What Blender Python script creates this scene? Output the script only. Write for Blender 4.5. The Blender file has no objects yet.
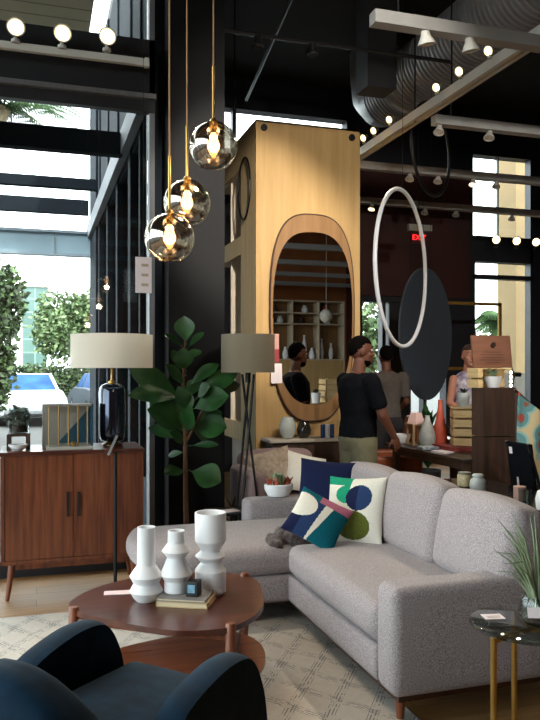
import bpy, bmesh, math, random
from mathutils import Vector, Matrix, Quaternion
R = math.radians
PI = math.pi
scene = bpy.context.scene
COL = scene.collection

# ------------------------------------------------------------------ helpers
F_PX, EYE, HZ, YAW = 740.0, 1.5, 369.0, R(17.5)
CT, ST = math.cos(YAW), math.sin(YAW)


def lin(h):
    h = h.lstrip('#')
    o = []
    for i in (0, 2, 4):
        c = int(h[i:i + 2], 16) / 255
        o.append(c / 12.92 if c <= .04045 else ((c + .055) / 1.055) ** 2.4)
    return tuple(o) + (1.0,)


MATS = {}


def newmat(name):
    m = bpy.data.materials.new(name)
    m.use_nodes = True
    nt = m.node_tree
    for n in list(nt.nodes):
        nt.nodes.remove(n)
    out = nt.nodes.new('ShaderNodeOutputMaterial')
    return m, nt, out


def coords(nt, scale=(1, 1, 1), rot=(0, 0, 0)):
    tc = nt.nodes.new('ShaderNodeTexCoord')
    mp = nt.nodes.new('ShaderNodeMapping')
    mp.inputs['Scale'].default_value = scale
    mp.inputs['Rotation'].default_value = rot
    nt.links.new(tc.outputs['Object'], mp.inputs['Vector'])
    return mp.outputs['Vector']


def mat(name, col, rough=.6, metal=0.0, var=.12, scale=8.0, stretch=(1, 1, 1), bump=0.0, bscale=None,
        spec=.5, detail=3.0, col2=None, coat=0.0, trans=0.0, sheen=0.0, rot=(0, 0, 0), contrast=(.3, .7)):
    """principled surface whose colour wanders between two tones with a noise"""
    if name in MATS:
        return MATS[name]
    m, nt, out = newmat(name)
    p = nt.nodes.new('ShaderNodeBsdfPrincipled')
    nt.links.new(p.outputs[0], out.inputs['Surface'])
    c = lin(col) if isinstance(col, str) else tuple(col) + (1,)
    if col2:
        c2 = lin(col2)
        c1 = c
    else:
        c1 = tuple(max(0, x * (1 - var)) for x in c[:3]) + (1,)
        c2 = tuple(min(1, x * (1 + var)) for x in c[:3]) + (1,)
    v = coords(nt, stretch, rot)
    nz = nt.nodes.new('ShaderNodeTexNoise')
    nz.inputs['Scale'].default_value = scale
    nz.inputs['Detail'].default_value = detail
    nt.links.new(v, nz.inputs['Vector'])
    cr = nt.nodes.new('ShaderNodeValToRGB')
    cr.color_ramp.elements[0].position = contrast[0]
    cr.color_ramp.elements[1].position = contrast[1]
    cr.color_ramp.elements[0].color = c1
    cr.color_ramp.elements[1].color = c2
    nt.links.new(nz.outputs['Fac'], cr.inputs['Fac'])
    nt.links.new(cr.outputs['Color'], p.inputs['Base Color'])
    p.inputs['Roughness'].default_value = rough
    p.inputs['Metallic'].default_value = metal
    p.inputs['Specular IOR Level'].default_value = spec
    p.inputs['Coat Weight'].default_value = coat
    p.inputs['Transmission Weight'].default_value = trans
    p.inputs['Sheen Weight'].default_value = sheen
    if bump:
        n2 = nt.nodes.new('ShaderNodeTexNoise')
        n2.inputs['Scale'].default_value = bscale or scale
        n2.inputs['Detail'].default_value = 2
        nt.links.new(v, n2.inputs['Vector'])
        b = nt.nodes.new('ShaderNodeBump')
        b.inputs['Strength'].default_value = bump
        b.inputs['Distance'].default_value = .01
        nt.links.new(n2.outputs['Fac'], b.inputs['Height'])
        nt.links.new(b.outputs[0], p.inputs['Normal'])
    MATS[name] = m
    return m


def emit(name, col, strength):
    if name in MATS:
        return MATS[name]
    m, nt, out = newmat(name)
    e = nt.nodes.new('ShaderNodeEmission')
    e.inputs['Color'].default_value = lin(col)
    e.inputs['Strength'].default_value = strength
    nt.links.new(e.outputs[0], out.inputs['Surface'])
    MATS[name] = m
    return m


def pane_mat(name, tint='#eef4f3', ior=1.45, gloss='#ffffff'):
    """clear sheet: see-through with a fresnel reflection"""
    if name in MATS:
        return MATS[name]
    m, nt, out = newmat(name)
    t = nt.nodes.new('ShaderNodeBsdfTransparent')
    t.inputs['Color'].default_value = lin(tint)
    g = nt.nodes.new('ShaderNodeBsdfGlossy')
    g.inputs['Roughness'].default_value = 0.02
    g.inputs['Color'].default_value = lin(gloss)
    fr = nt.nodes.new('ShaderNodeFresnel')
    # same reflectance on the way in and on the way out of the sheet
    ge = nt.nodes.new('ShaderNodeNewGeometry')
    m1 = nt.nodes.new('ShaderNodeMath')
    m1.operation = 'MULTIPLY_ADD'
    m1.inputs[1].default_value = -2.0
    m1.inputs[2].default_value = 1.0
    nt.links.new(ge.outputs['Backfacing'], m1.inputs[0])
    m2 = nt.nodes.new('ShaderNodeMath')
    m2.operation = 'POWER'
    m2.inputs[0].default_value = ior
    nt.links.new(m1.outputs[0], m2.inputs[1])
    nt.links.new(m2.outputs[0], fr.inputs['IOR'])
    mx = nt.nodes.new('ShaderNodeMixShader')
    nt.links.new(fr.outputs[0], mx.inputs[0])
    nt.links.new(t.outputs[0], mx.inputs[1])
    nt.links.new(g.outputs[0], mx.inputs[2])
    nt.links.new(mx.outputs[0], out.inputs['Surface'])
    MATS[name] = m
    return m


class MB:
    """collects shapes; part()/solo()/struct() link them as one mesh object"""

    def __init__(s):
        s.v, s.f, s.m = [], [], []

    def add(s, vs, fs, mi=0):
        o = len(s.v)
        s.v += [tuple(p) for p in vs]
        for f in fs:
            s.f.append(tuple(i + o for i in f))
            s.m.append(mi)
        return s

    def box(s, c, size, rz=0, rx=0, ry=0, mi=0):
        M = Matrix.Translation(c) @ Matrix.Rotation(rz, 4, 'Z') @ Matrix.Rotation(ry, 4, 'Y') @ Matrix.Rotation(rx, 4, 'X')
        h = [a / 2 for a in size]
        vs = [M @ Vector((x * h[0], y * h[1], z * h[2])) for x in (-1, 1) for y in (-1, 1) for z in (-1, 1)]
        return s.add(vs, [(0, 1, 3, 2), (4, 6, 7, 5), (0, 4, 5, 1), (2, 3, 7, 6), (0, 2, 6, 4), (1, 5, 7, 3)], mi)

    def bx(s, x0, x1, y0, y1, z0, z1, mi=0):
        return s.box(((x0 + x1) / 2, (y0 + y1) / 2, (z0 + z1) / 2), (abs(x1 - x0), abs(y1 - y0), abs(z1 - z0)), mi=mi)

    def rbox(s, c, size, r=.02, bulge=(0, 0, 0), M=None, n=5, ns=3, mi=0, warp=None):
        h = [a / 2 for a in size]
        r = min(r, min(h) * .999)
        ax = []
        for a in h:
            l = [-a + r * k / ns for k in range(ns)] + [-a + r + (2 * a - 2 * r) * k / n for k in range(n + 1)]
            l += [a - r + r * (k + 1) / ns for k in range(ns)]
            ax.append(l)
        idx, vs, fs = {}, [], []

        def vert(q):
            inn = [max(-(h[i] - r), min(h[i] - r, q[i])) for i in range(3)]
            d = Vector([q[i] - inn[i] for i in range(3)])
            p = Vector(inn) + (d.normalized() * r if d.length > 1e-9 else d)
            k = (round(p.x, 5), round(p.y, 5), round(p.z, 5))
            if k in idx:
                return idx[k]
            e = [p[i] / h[i] for i in range(3)]
            for i in range(3):
                if bulge[i]:
                    j, l = (i + 1) % 3, (i + 2) % 3
                    p[i] += bulge[i] * e[i] * max(0, 1 - e[j] ** 2) * max(0, 1 - e[l] ** 2)
            if warp:
                p = warp(p, e)
            idx[k] = len(vs)
            vs.append(p)
            return idx[k]
        for i in range(3):
            j, l = (i + 1) % 3, (i + 2) % 3
            for sg in (-1, 1):
                for a in range(len(ax[j]) - 1):
                    for b in range(len(ax[l]) - 1):
                        quad = []
                        for (da, db) in ((0, 0), (1, 0), (1, 1), (0, 1)):
                            q = [0, 0, 0]
                            q[i] = sg * h[i]
                            q[j] = ax[j][a + da]
                            q[l] = ax[l][b + db]
                            quad.append(vert(q))
                        if sg < 0:
                            quad.reverse()
                        u = []
                        for t in quad:
                            if t not in u:
                                u.append(t)
                        if len(u) > 2:
                            fs.append(tuple(u))
        T = Matrix.Translation(c) @ (M.to_4x4() if M else Matrix.Identity(4))
        return s.add([T @ p for p in vs], fs, mi)

    def cyl(s, p0, p1, r0, r1=None, n=16, cap=True, mi=0):
        p0, p1 = Vector(p0), Vector(p1)
        r1 = r0 if r1 is None else r1
        q = (p1 - p0).to_track_quat('Z', 'Y')
        vs = []
        for p, r in ((p0, r0), (p1, r1)):
            for k in range(n):
                a = 2 * PI * k / n
                vs.append(p + q @ Vector((r * math.cos(a), r * math.sin(a), 0)))
        fs = [(k, (k + 1) % n, n + (k + 1) % n, n + k) for k in range(n)]
        if cap:
            fs += [tuple(range(n - 1, -1, -1)), tuple(range(n, 2 * n))]
        return s.add(vs, fs, mi)

    def tube(s, pts, r, n=8, closed=False, mi=0):
        pts = [Vector(p) for p in pts]
        N = len(pts)
        rs = r if isinstance(r, (list, tuple)) else [r] * N
        vs, fs = [], []
        up = None
        for i, p in enumerate(pts):
            a = pts[i - 1] if (i or closed) else p
            b = pts[(i + 1) % N] if (i < N - 1 or closed) else p
            t = (b - a).normalized()
            if up is None:
                up = t.orthogonal().normalized()
            up = (up - t * up.dot(t)).normalized()
            w = t.cross(up)
            for k in range(n):
                an = 2 * PI * k / n
                vs.append(p + (up * math.cos(an) + w * math.sin(an)) * rs[i])
        for i in range(N if closed else N - 1):
            j = (i + 1) % N
            for k in range(n):
                fs.append((i * n + k, i * n + (k + 1) % n, j * n + (k + 1) % n, j * n + k))
        if not closed:
            fs += [tuple(range(n - 1, -1, -1)), tuple((N - 1) * n + k for k in range(n))]
        return s.add(vs, fs, mi)

    def lathe(s, prof, c=(0, 0, 0), n=32, mi=0, caps=True):
        vs, fs = [], []
        for (r, z) in prof:
            for k in range(n):
                a = 2 * PI * k / n
                vs.append((c[0] + r * math.cos(a), c[1] + r * math.sin(a), c[2] + z))
        for i in range(len(prof) - 1):
            for k in range(n):
                fs.append((i * n + k, i * n + (k + 1) % n, (i + 1) * n + (k + 1) % n, (i + 1) * n + k))
        if caps:
            fs += [tuple(range(n - 1, -1, -1)), tuple((len(prof) - 1) * n + k for k in range(n))]
        return s.add(vs, fs, mi)

    def prism(s, poly, vec, mi=0):
        """closed prism: 3-D polygon swept by vec"""
        n = len(poly)
        vec = Vector(vec)
        vs = [Vector(p) for p in poly] + [Vector(p) + vec for p in poly]
        fs = [(k, (k + 1) % n, n + (k + 1) % n, n + k) for k in range(n)]
        fs += [tuple(range(n - 1, -1, -1)), tuple(range(n, 2 * n))]
        return s.add(vs, fs, mi)

    def ell(s, c, r, M=None, nu=16, nv=10, mi=0, keep=None):
        T = Matrix.Translation(c) @ (M.to_4x4() if M else Matrix.Identity(4))
        vs, fs = [], []
        for j in range(nv + 1):
            ph = PI * j / nv - PI / 2
            for k in range(nu):
                a = 2 * PI * k / nu
                vs.append(Vector((r[0] * math.cos(ph) * math.cos(a), r[1] * math.cos(ph) * math.sin(a), r[2] * math.sin(ph))))
        for j in range(nv):
            for k in range(nu):
                q = (j * nu + k, j * nu + (k + 1) % nu, (j + 1) * nu + (k + 1) % nu, (j + 1) * nu + k)
                if keep and not keep(sum((vs[i] for i in q), Vector()) / 4):
                    continue
                fs.append(q)
        return s.add([T @ p for p in vs], fs, mi)

    def limb(s, p0, p1, r0, r1, n=12):
        s.cyl(p0, p1, r0, r1, n=n)
        s.ell(p0, (r0,) * 3, nu=n, nv=8)
        s.ell(p1, (r1,) * 3, nu=n, nv=8)
        return s

    def loft(s, rings, n=24, mi=0):
        """rings = (centre, rx, ry), closed at both ends"""
        vs, fs = [], []
        for (c, rx, ry) in rings:
            for k in range(n):
                a = 2 * PI * k / n
                vs.append((c[0] + rx * math.cos(a), c[1] + ry * math.sin(a), c[2]))
        for i in range(len(rings) - 1):
            for k in range(n):
                fs.append((i * n + k, i * n + (k + 1) % n, (i + 1) * n + (k + 1) % n, (i + 1) * n + k))
        fs += [tuple(range(n - 1, -1, -1)), tuple((len(rings) - 1) * n + k for k in range(n))]
        return s.add(vs, fs, mi)

    def leaf(s, base, tip, w, up=(0, 0, 1), droop=.1, fold=.25, belly=.62, n=8, mi=0):
        """obovate leaf from base to tip, widest at belly of its length"""
        b, t = Vector(base), Vector(tip)
        d = t - b
        L = d.length
        side = d.cross(Vector(up))
        if side.length < 1e-6:
            side = d.orthogonal()
        side.normalize()
        nrm = side.cross(d).normalized()
        vs, fs = [], []
        for i in range(n + 1):
            x = i / n
            wx = w * (math.sin(PI * x ** (math.log(.5) / math.log(belly)))) ** .8 if 0 < x < 1 else w * .03
            c = b + d * x + nrm * (droop * L * (4 * x * (1 - x)) * .5)
            for q in (-1, -.5, 0, .5, 1):
                vs.append(c + side * (wx * q / 2) + nrm * (abs(q) * wx * fold / 2))
        for i in range(n):
            for k in range(4):
                a = i * 5 + k
                fs.append((a, a + 1, a + 6, a + 5))
        return s.add(vs, fs, mi)

    def cloud(s, c, r, n, size, rng, mi=0, shell=.45, mis=None):
        """loose leaves filling an ellipsoid"""
        for _ in range(n):
            d = Vector((rng.gauss(0, 1), rng.gauss(0, 1), rng.gauss(0, 1))).normalized()
            k = shell + (1 - shell) * rng.random() ** .6
            p = Vector((c[0] + d.x * r[0] * k, c[1] + d.y * r[1] * k, c[2] + d.z * r[2] * k))
            a = Vector((rng.gauss(0, 1), rng.gauss(0, 1), rng.gauss(0, .7))).normalized()
            b = a.orthogonal().normalized()
            b = Quaternion(a, rng.random() * 6.28) @ b
            z = size * (.6 + .8 * rng.random())
            s.add([p, p + a * z * .5 + b * z * .3, p + a * z, p + a * z * .5 - b * z * .3], [(0, 1, 2, 3)],
                  rng.choice(mis) if mis else mi)
        return s

    def pillow(s, L, Hh, T, M, fn, n=84, back=0):
        """stuffed square cushion, pattern by fn(u, v) with u, v in 0..1"""
        for side in (1, -1):
            vs, fs, ms = [], [], []
            for i in range(n + 1):
                for j in range(n + 1):
                    u, v = -1 + 2 * i / n, -1 + 2 * j / n
                    x = u * L / 2 * (1 - .07 * (1 - v * v))
                    y = v * Hh / 2 * (1 - .07 * (1 - u * u))
                    z = side * T / 2 * (max(0, 1 - u * u) ** .55) * (max(0, 1 - v * v) ** .55)
                    vs.append(M @ Vector((x, y, z)))
            o = len(s.v)
            s.v += [tuple(p) for p in vs]
            for i in range(n):
                for j in range(n):
                    q = [i * (n + 1) + j, (i + 1) * (n + 1) + j, (i + 1) * (n + 1) + j + 1, i * (n + 1) + j + 1]
                    if side < 0:
                        q.reverse()
                    s.f.append(tuple(k + o for k in q))
                    s.m.append(fn((i + .5) / n, (j + .5) / n) if side > 0 else back)
        return s

    def mesh(s, name, mats, off=(0, 0, 0), smooth=True, angle=38):
        me = bpy.data.meshes.new(name)
        me.from_pydata([(p[0] - off[0], p[1] - off[1], p[2] - off[2]) for p in s.v], [], s.f)
        mats = mats if isinstance(mats, (list, tuple)) else [mats]
        for m in mats:
            me.materials.append(m)
        me.polygons.foreach_set('material_index', s.m)
        if smooth:
            me.polygons.foreach_set('use_smooth', [True] * len(me.polygons))
            me.set_sharp_from_angle(angle=R(angle))
        me.update()
        return me


def _rootloc(o):
    while o.parent is not None:
        o = o.parent
    return o.location


def tag(o, label=None, cat=None, group=None, kind=None):
    for k, v in (('label', label), ('category', cat), ('group', group), ('kind', kind)):
        if v:
            o[k] = v
    return o


def thing(name, label, cat, loc, rz=0, group=None):
    o = bpy.data.objects.new(name, None)
    o.empty_display_size = .1
    COL.objects.link(o)
    o.location = loc
    o.rotation_euler = (0, 0, rz)
    return tag(o, label, cat, group)


def part(name, mb, m, parent, local=False, smooth=True, angle=38, label=None):
    me = mb.mesh(name, m, (0, 0, 0) if local else _rootloc(parent), smooth, angle)
    o = bpy.data.objects.new(name, me)
    COL.objects.link(o)
    o.parent = parent
    return tag(o, label)


def solo(name, mb, m, label, cat, loc=(0, 0, 0), group=None, local=False, smooth=True, angle=38, rz=0, kind=None):
    me = mb.mesh(name, m, (0, 0, 0) if local else loc, smooth, angle)
    o = bpy.data.objects.new(name, me)
    COL.objects.link(o)
    o.location = loc
    o.rotation_euler = (0, 0, rz)
    return tag(o, label, cat, group, kind)


def struct(name, mb, m, parent=None, smooth=False):
    o = bpy.data.objects.new(name, mb.mesh(name, m, (0, 0, 0), smooth))
    COL.objects.link(o)
    if parent:
        o.parent = parent
    else:
        o['kind'] = 'structure'
    return o


def dup(root, loc, rz=None, label=None, group=None):
    """a copy of a thing with copies of its parts and their sub-parts"""
    r = root.copy()
    COL.objects.link(r)
    r.location = loc
    if rz is not None:
        r.rotation_euler = (0, 0, rz)
    if label:
        r['label'] = label
    if group:
        r['group'] = group
    for ch in list(root.children):
        c = ch.copy()
        COL.objects.link(c)
        c.parent = r
        for g in list(ch.children):
            d = g.copy()
            COL.objects.link(d)
            d.parent = c
    return r


def frame_m(n, up=(0, 0, 1), roll=0):
    """3x3 whose z looks along n, y as near up as possible, rolled about n"""
    n = Vector(n).normalized()
    x = Vector(up).cross(n).normalized()
    y = n.cross(x)
    M = Matrix((x, y, n)).transposed()
    return M @ Matrix.Rotation(roll, 3, 'Z')


def place(c, M):
    return Matrix.Translation(c) @ M.to_4x4()

# ------------------------------------------------------------------ materials
black_paint = mat('black_paint', '#1b1b1e', .75, var=.2, scale=3)
dark_frame = mat('dark_bronze_frame', '#2a2b2f', .45, metal=.3, var=.1, scale=5)
bronze_ext = mat('outside_bronze', '#1d2228', .85, var=.1, scale=2, spec=.1)
alu = mat('brushed_aluminium', '#9a9da0', .38, metal=.8, var=.08, scale=30, stretch=(1, 1, .1))
white_metal = mat('white_enamel', '#c9c9c4', .45, var=.05, scale=6)
track_metal = mat('track_grey', '#9a9a99', .5, metal=.1, var=.06, scale=6)
rust_panel = mat('rust_panel', '#3a1612', .6, var=.3, scale=2, stretch=(1, 1, .3))
warm_wall = mat('ochre_wall', '#9a5a30', .8, var=.15, scale=2)
plaster = mat('cream_plaster', '#86704e', .85, var=.06, scale=3)
cream_side = mat('cream_siding_paint', '#d8cbb0', .7, var=.05, scale=3)
walnut = mat('walnut', '#4e2413', .42, col2='#7d4426', scale=5, stretch=(7, 7, .5), detail=5, spec=.4, coat=.1)
walnut_h = mat('walnut_lengthwise', '#3c1b13', .30, col2='#5a2c1e', scale=4, stretch=(.6, 6, 6), detail=5, spec=.5, coat=.25)
walnut_shelf = mat('walnut_shelf', '#6e3218', .34, col2='#93502a', scale=4, stretch=(.6, 6, 6), detail=5, spec=.5, coat=.2)
oak = mat('pale_ply', '#ab8a58', .6, col2='#bb9a68', scale=3, stretch=(6, 6, .5), detail=4, spec=.3)
oak_warm = mat('oak_veneer', '#7d5b38', .55, col2='#8f6b45', scale=3, stretch=(6, 6, .6), detail=4, spec=.3)
pine = mat('pine_slats', '#c9a873', .65, col2='#dcc08e', scale=5, stretch=(1, 1, 6), detail=4)
dark_wood = mat('weathered_dark_wood', '#2c1d16', .6, col2='#4a3226', scale=4, stretch=(6, 6, .6), detail=5)
plaque_wood = mat('brown_plaque', '#6e4632', .6, col2='#845640', scale=4, stretch=(.7, 5, 5), detail=4)
rail_wood = mat('sofa_rail_wood', '#2e1812', .5, col2='#47281c', scale=5, stretch=(5, .6, 5))
leg_wood = mat('turned_leg_wood', '#6b3820', .45, col2='#84492b', scale=5, stretch=(5, 5, .6))
sofa_fab = mat('heather_grey_tweed', '#6c6466', .95, col2='#b2a9ac', scale=240, detail=2, bump=.25, bscale=300, spec=.15, sheen=.15)
mauve_fab = mat('mauve_weave', '#7f6a69', .95, col2='#927b79', scale=160, detail=2, spec=.1, sheen=.2)
navy_velvet = mat('deep_teal_velvet', '#0c1d2b', .9, col2='#122c40', scale=14, spec=.08, sheen=.06)
throw_fab = mat('plush_taupe', '#352d2d', 1, col2='#544948', scale=60, detail=3, bump=.6, bscale=90, spec=.05, sheen=.4)
ceramic = mat('matt_white_ceramic', '#e6e7ea', .5, var=.03, scale=5, spec=.35)
ceramic_grey = mat('speckled_grey_glaze', '#a9b0b0', .35, col2='#c4cac9', scale=18, spec=.5)
coral = mat('coral_glaze', '#c2503c', .35, col2='#d46a52', scale=5, spec=.5)
brass = mat('brushed_brass', '#a98748', .32, metal=.9, var=.1, scale=12)
gold = mat('gilt', '#a8823a', .4, metal=.6, var=.1, scale=12)


def shade_mat(name, col, share):
    """woven shade cloth that lets part of the light through"""
    m = mat(name, col, .9, var=.03, scale=130, spec=.1)
    nt = m.node_tree
    out = [n for n in nt.nodes if n.type == 'OUTPUT_MATERIAL'][0]
    p = [n for n in nt.nodes if n.type == 'BSDF_PRINCIPLED'][0]
    t = nt.nodes.new('ShaderNodeBsdfTranslucent')
    t.inputs['Color'].default_value = lin(col)
    x = nt.nodes.new('ShaderNodeMixShader')
    x.inputs[0].default_value = share
    nt.links.new(p.outputs[0], x.inputs[1])
    nt.links.new(t.outputs[0], x.inputs[2])
    nt.links.new(x.outputs[0], out.inputs['Surface'])
    return m


linen = shade_mat('ivory_linen_shade', '#efe9de', .45)
grey_shade = shade_mat('greige_shade', '#8b8271', .3)
black_metal = mat('black_steel', '#131315', .45, metal=.4, var=.1, scale=8)
black_cloth = mat('black_cotton', '#0f1014', .95, var=.25, scale=30, spec=.05)
navy_cloth = mat('navy_cloth', '#1c2246', .95, var=.15, scale=80, spec=.1)
white_cloth = mat('white_cotton', '#d8d3c8', .95, var=.05, scale=60, spec=.1)
paper = mat('card_stock', '#e6dadd', .8, var=.03, scale=20)
ink_grey = mat('grey_ink', '#a59a9c', .8, var=.05, scale=20)
leaf_fig = mat('fig_leaf', '#143418', .42, col2='#2c5a28', scale=7, spec=.5)
leaf_dark = mat('dark_leaf', '#12281a', .5, col2='#24462a', scale=9)
leaf_air = mat('air_plant_leaf', '#5b6a4e', .6, col2='#8d9a7c', scale=14)
leaf_sun = mat('garden_leaf', '#33492a', .8, col2='#5c7142', scale=3)
leaf_pale = mat('pale_garden_leaf', '#4a5d3a', .8, col2='#7a8c62', scale=3)
leaf_olive = mat('grey_green_leaf', '#323b2b', .8, col2='#525d45', scale=6)
bark = mat('bark', '#5a3d2a', .9, var=.25, scale=12)
soil = mat('soil', '#1d1511', 1, var=.3, scale=30)
skin = mat('brown_skin', '#5c382a', .55, var=.06, scale=10, spec=.3)
skin_pale = mat('fair_skin', '#b07a66', .55, var=.05, scale=10, spec=.3)
hair_m = mat('black_hair', '#0b0908', 1, var=.3, scale=60, spec=.02)
hair_b = mat('brown_hair', '#3a2118', .6, var=.3, scale=60)
khaki = mat('khaki_cotton', '#625e4b', .9, var=.08, scale=20, spec=.1)
grey_tee = mat('grey_jersey', '#514c49', .95, var=.08, scale=20, spec=.1)
white_glow = emit('lamp_face', '#ffdf9f', 2.6)
warm_glow = emit('filament', '#ffb768', 45)
glass = pane_mat('window_glass', '#eef3f2', 1.35)
clear_glass = pane_mat('clear_glass', '#e4e9e8', 1.45)
smoke_glass = pane_mat('smoked_table_glass', '#c3cac6', 1.5)


def floor_mat():
    m, nt, out = newmat('oak_floorboards')
    p = nt.nodes.new('ShaderNodeBsdfPrincipled')
    nt.links.new(p.outputs[0], out.inputs['Surface'])
    v = coords(nt, (1, 1, 1))
    b = nt.nodes.new('ShaderNodeTexBrick')
    b.inputs['Scale'].default_value = 1
    b.inputs['Brick Width'].default_value = 1.6
    b.inputs['Row Height'].default_value = .14
    b.inputs['Mortar Size'].default_value = .0015
    b.inputs['Color1'].default_value = lin('#8a6238')
    b.inputs['Color2'].default_value = lin('#9f774a')
    b.inputs['Mortar'].default_value = lin('#3f2c1b')
    nt.links.new(v, b.inputs['Vector'])
    v2 = coords(nt, (1.2, 14, 1))
    n = nt.nodes.new('ShaderNodeTexNoise')
    n.inputs['Scale'].default_value = 3
    n.inputs['Detail'].default_value = 5
    nt.links.new(v2, n.inputs['Vector'])
    mx = nt.nodes.new('ShaderNodeMixRGB')
    mx.blend_type = 'OVERLAY'
    mx.inputs[0].default_value = .45
    nt.links.new(b.outputs['Color'], mx.inputs[1])
    nt.links.new(n.outputs['Fac'], mx.inputs[2])
    nt.links.new(mx.outputs[0], p.inputs['Base Color'])
    p.inputs['Roughness'].default_value = .5
    return m


def rug_mat():
    """cream wool with a sketchy grey diamond trellis, broken double lines"""
    m, nt, out = newmat('trellis_rug')
    p = nt.nodes.new('ShaderNodeBsdfPrincipled')
    nt.links.new(p.outputs[0], out.inputs['Surface'])
    N, Lk = nt.nodes.new, nt.links.new

    def math_(op, a, b=None):
        q = N('ShaderNodeMath')
        q.operation = op
        for i, x in enumerate((a, b)):
            if x is None:
                continue
            if isinstance(x, (int, float)):
                q.inputs[i].default_value = x
            else:
                Lk(x, q.inputs[i])
        return q.outputs[0]
    v = coords(nt, (1, 1, 1))
    wob = N('ShaderNodeTexNoise')
    wob.inputs['Scale'].default_value = 9
    Lk(v, wob.inputs['Vector'])
    sep = N('ShaderNodeSeparateXYZ')
    Lk(v, sep.inputs[0])
    w = math_('MULTIPLY', wob.outputs['Fac'], .035)
    x = math_('ADD', sep.outputs[0], w)
    y = math_('ADD', sep.outputs[1], w)
    fine = N('ShaderNodeTexNoise')
    fine.inputs['Scale'].default_value = 34
    fine.inputs['Detail'].default_value = 3
    Lk(v, fine.inputs['Vector'])
    tot = None
    for sg in (1, -1):
        q = math_('ADD', math_('MULTIPLY', x, 4.6), math_('MULTIPLY', y, 3.2 * sg))
        fr = math_('FRACT', math_('ADD', q, 40.0))
        d = math_('ABSOLUTE', math_('SUBTRACT', fr, .5))
        a = math_('LESS_THAN', math_('ABSOLUTE', math_('SUBTRACT', d, .045)), .017)
        c = math_('LESS_THAN', math_('ABSOLUTE', math_('SUBTRACT', d, .12)), .010)
        t = math_('MAXIMUM', a, c)
        tot = t if tot is None else math_('MAXIMUM', tot, t)
    gate = math_('GREATER_THAN', fine.outputs['Fac'], .47)
    tot = math_('MULTIPLY', math_('MULTIPLY', tot, gate), .75)
    mx = N('ShaderNodeMixRGB')
    Lk(tot, mx.inputs[0])
    base = N('ShaderNodeValToRGB')
    base.color_ramp.elements[0].color = lin('#b9b2a9')
    base.color_ramp.elements[1].color = lin('#cfc8c0')
    Lk(fine.outputs['Fac'], base.inputs[0])
    Lk(base.outputs[0], mx.inputs[1])
    mx.inputs[2].default_value = lin('#5f5f63')
    Lk(mx.outputs[0], p.inputs['Base Color'])
    p.inputs['Roughness'].default_value = 1
    p.inputs['Specular IOR Level'].default_value = .1
    b = N('ShaderNodeBump')
    b.inputs['Strength'].default_value = .3
    b.inputs['Distance'].default_value = .004
    Lk(fine.outputs['Fac'], b.inputs['Height'])
    Lk(b.outputs[0], p.inputs['Normal'])
    return m


def board_mat(name, c1, c2, width, axis=1, vertical=False):
    """painted boards with thin dark joints"""
    m, nt, out = newmat(name)
    p = nt.nodes.new('ShaderNodeBsdfPrincipled')
    nt.links.new(p.outputs[0], out.inputs['Surface'])
    v = coords(nt)
    sep = nt.nodes.new('ShaderNodeSeparateXYZ')
    nt.links.new(v, sep.inputs[0])
    q = nt.nodes.new('ShaderNodeMath')
    q.operation = 'MULTIPLY'
    q.inputs[1].default_value = 1 / width
    nt.links.new(sep.outputs[axis], q.inputs[0])
    fr = nt.nodes.new('ShaderNodeMath')
    fr.operation = 'FRACT'
    nt.links.new(q.outputs[0], fr.inputs[0])
    cr = nt.nodes.new('ShaderNodeValToRGB')
    cr.color_ramp.interpolation = 'CONSTANT'
    cr.color_ramp.elements[0].color = lin(c2)
    cr.color_ramp.elements[1].color = lin(c1)
    cr.color_ramp.elements[1].position = .09
    nt.links.new(fr.outputs[0], cr.inputs[0])
    nt.links.new(cr.outputs[0], p.inputs['Base Color'])
    p.inputs['Roughness'].default_value = .7
    return m


# ------------------------------------------------------------------ the setting
WY = 5.62          # inner face of the street glazing
FY = 10.5          # far wall
XC = .85           # corner where the shop front turns and runs away
CEIL = 5.8
struct('floor', MB().bx(-5, 9, -8, WY, -.1, 0).bx(XC, 9, WY, FY, -.1, 0), floor_mat())
struct('ceiling', MB().bx(-5, 9, -8, WY + .15, CEIL, CEIL + .15).bx(XC, 9, WY, FY + .2, CEIL, CEIL + .15), black_paint)
struct('wall_back', MB().bx(-5, 9, -8.15, -8, 0, CEIL), warm_wall)
struct('wall_right', MB().bx(9, 9.15, -8, FY, 0, CEIL), rust_panel)
# side glazing beside and behind the camera: piers and spandrels, clear panes between
wl = MB().bx(-5.15, -5, -8, WY, 0, .3).bx(-5.15, -5, -8, WY, 4.9, CEIL).bx(-5.15, -5, -8, -4, .3, 4.9)
for y in (-4, -1.7, .6, 2.9, 5.3):
    wl.bx(-5.15, -5, y, y + .25, .3, 4.9)
struct('wall_left', wl, dark_frame)
for i, y in enumerate((-3.75, -1.45, .85, 3.15)):
    struct('window_%d' % (i + 4), MB().bx(-5.08, -5.06, y, y + 2.05 + (.1 if i == 3 else 0), .3, 4.9), glass)
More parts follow.
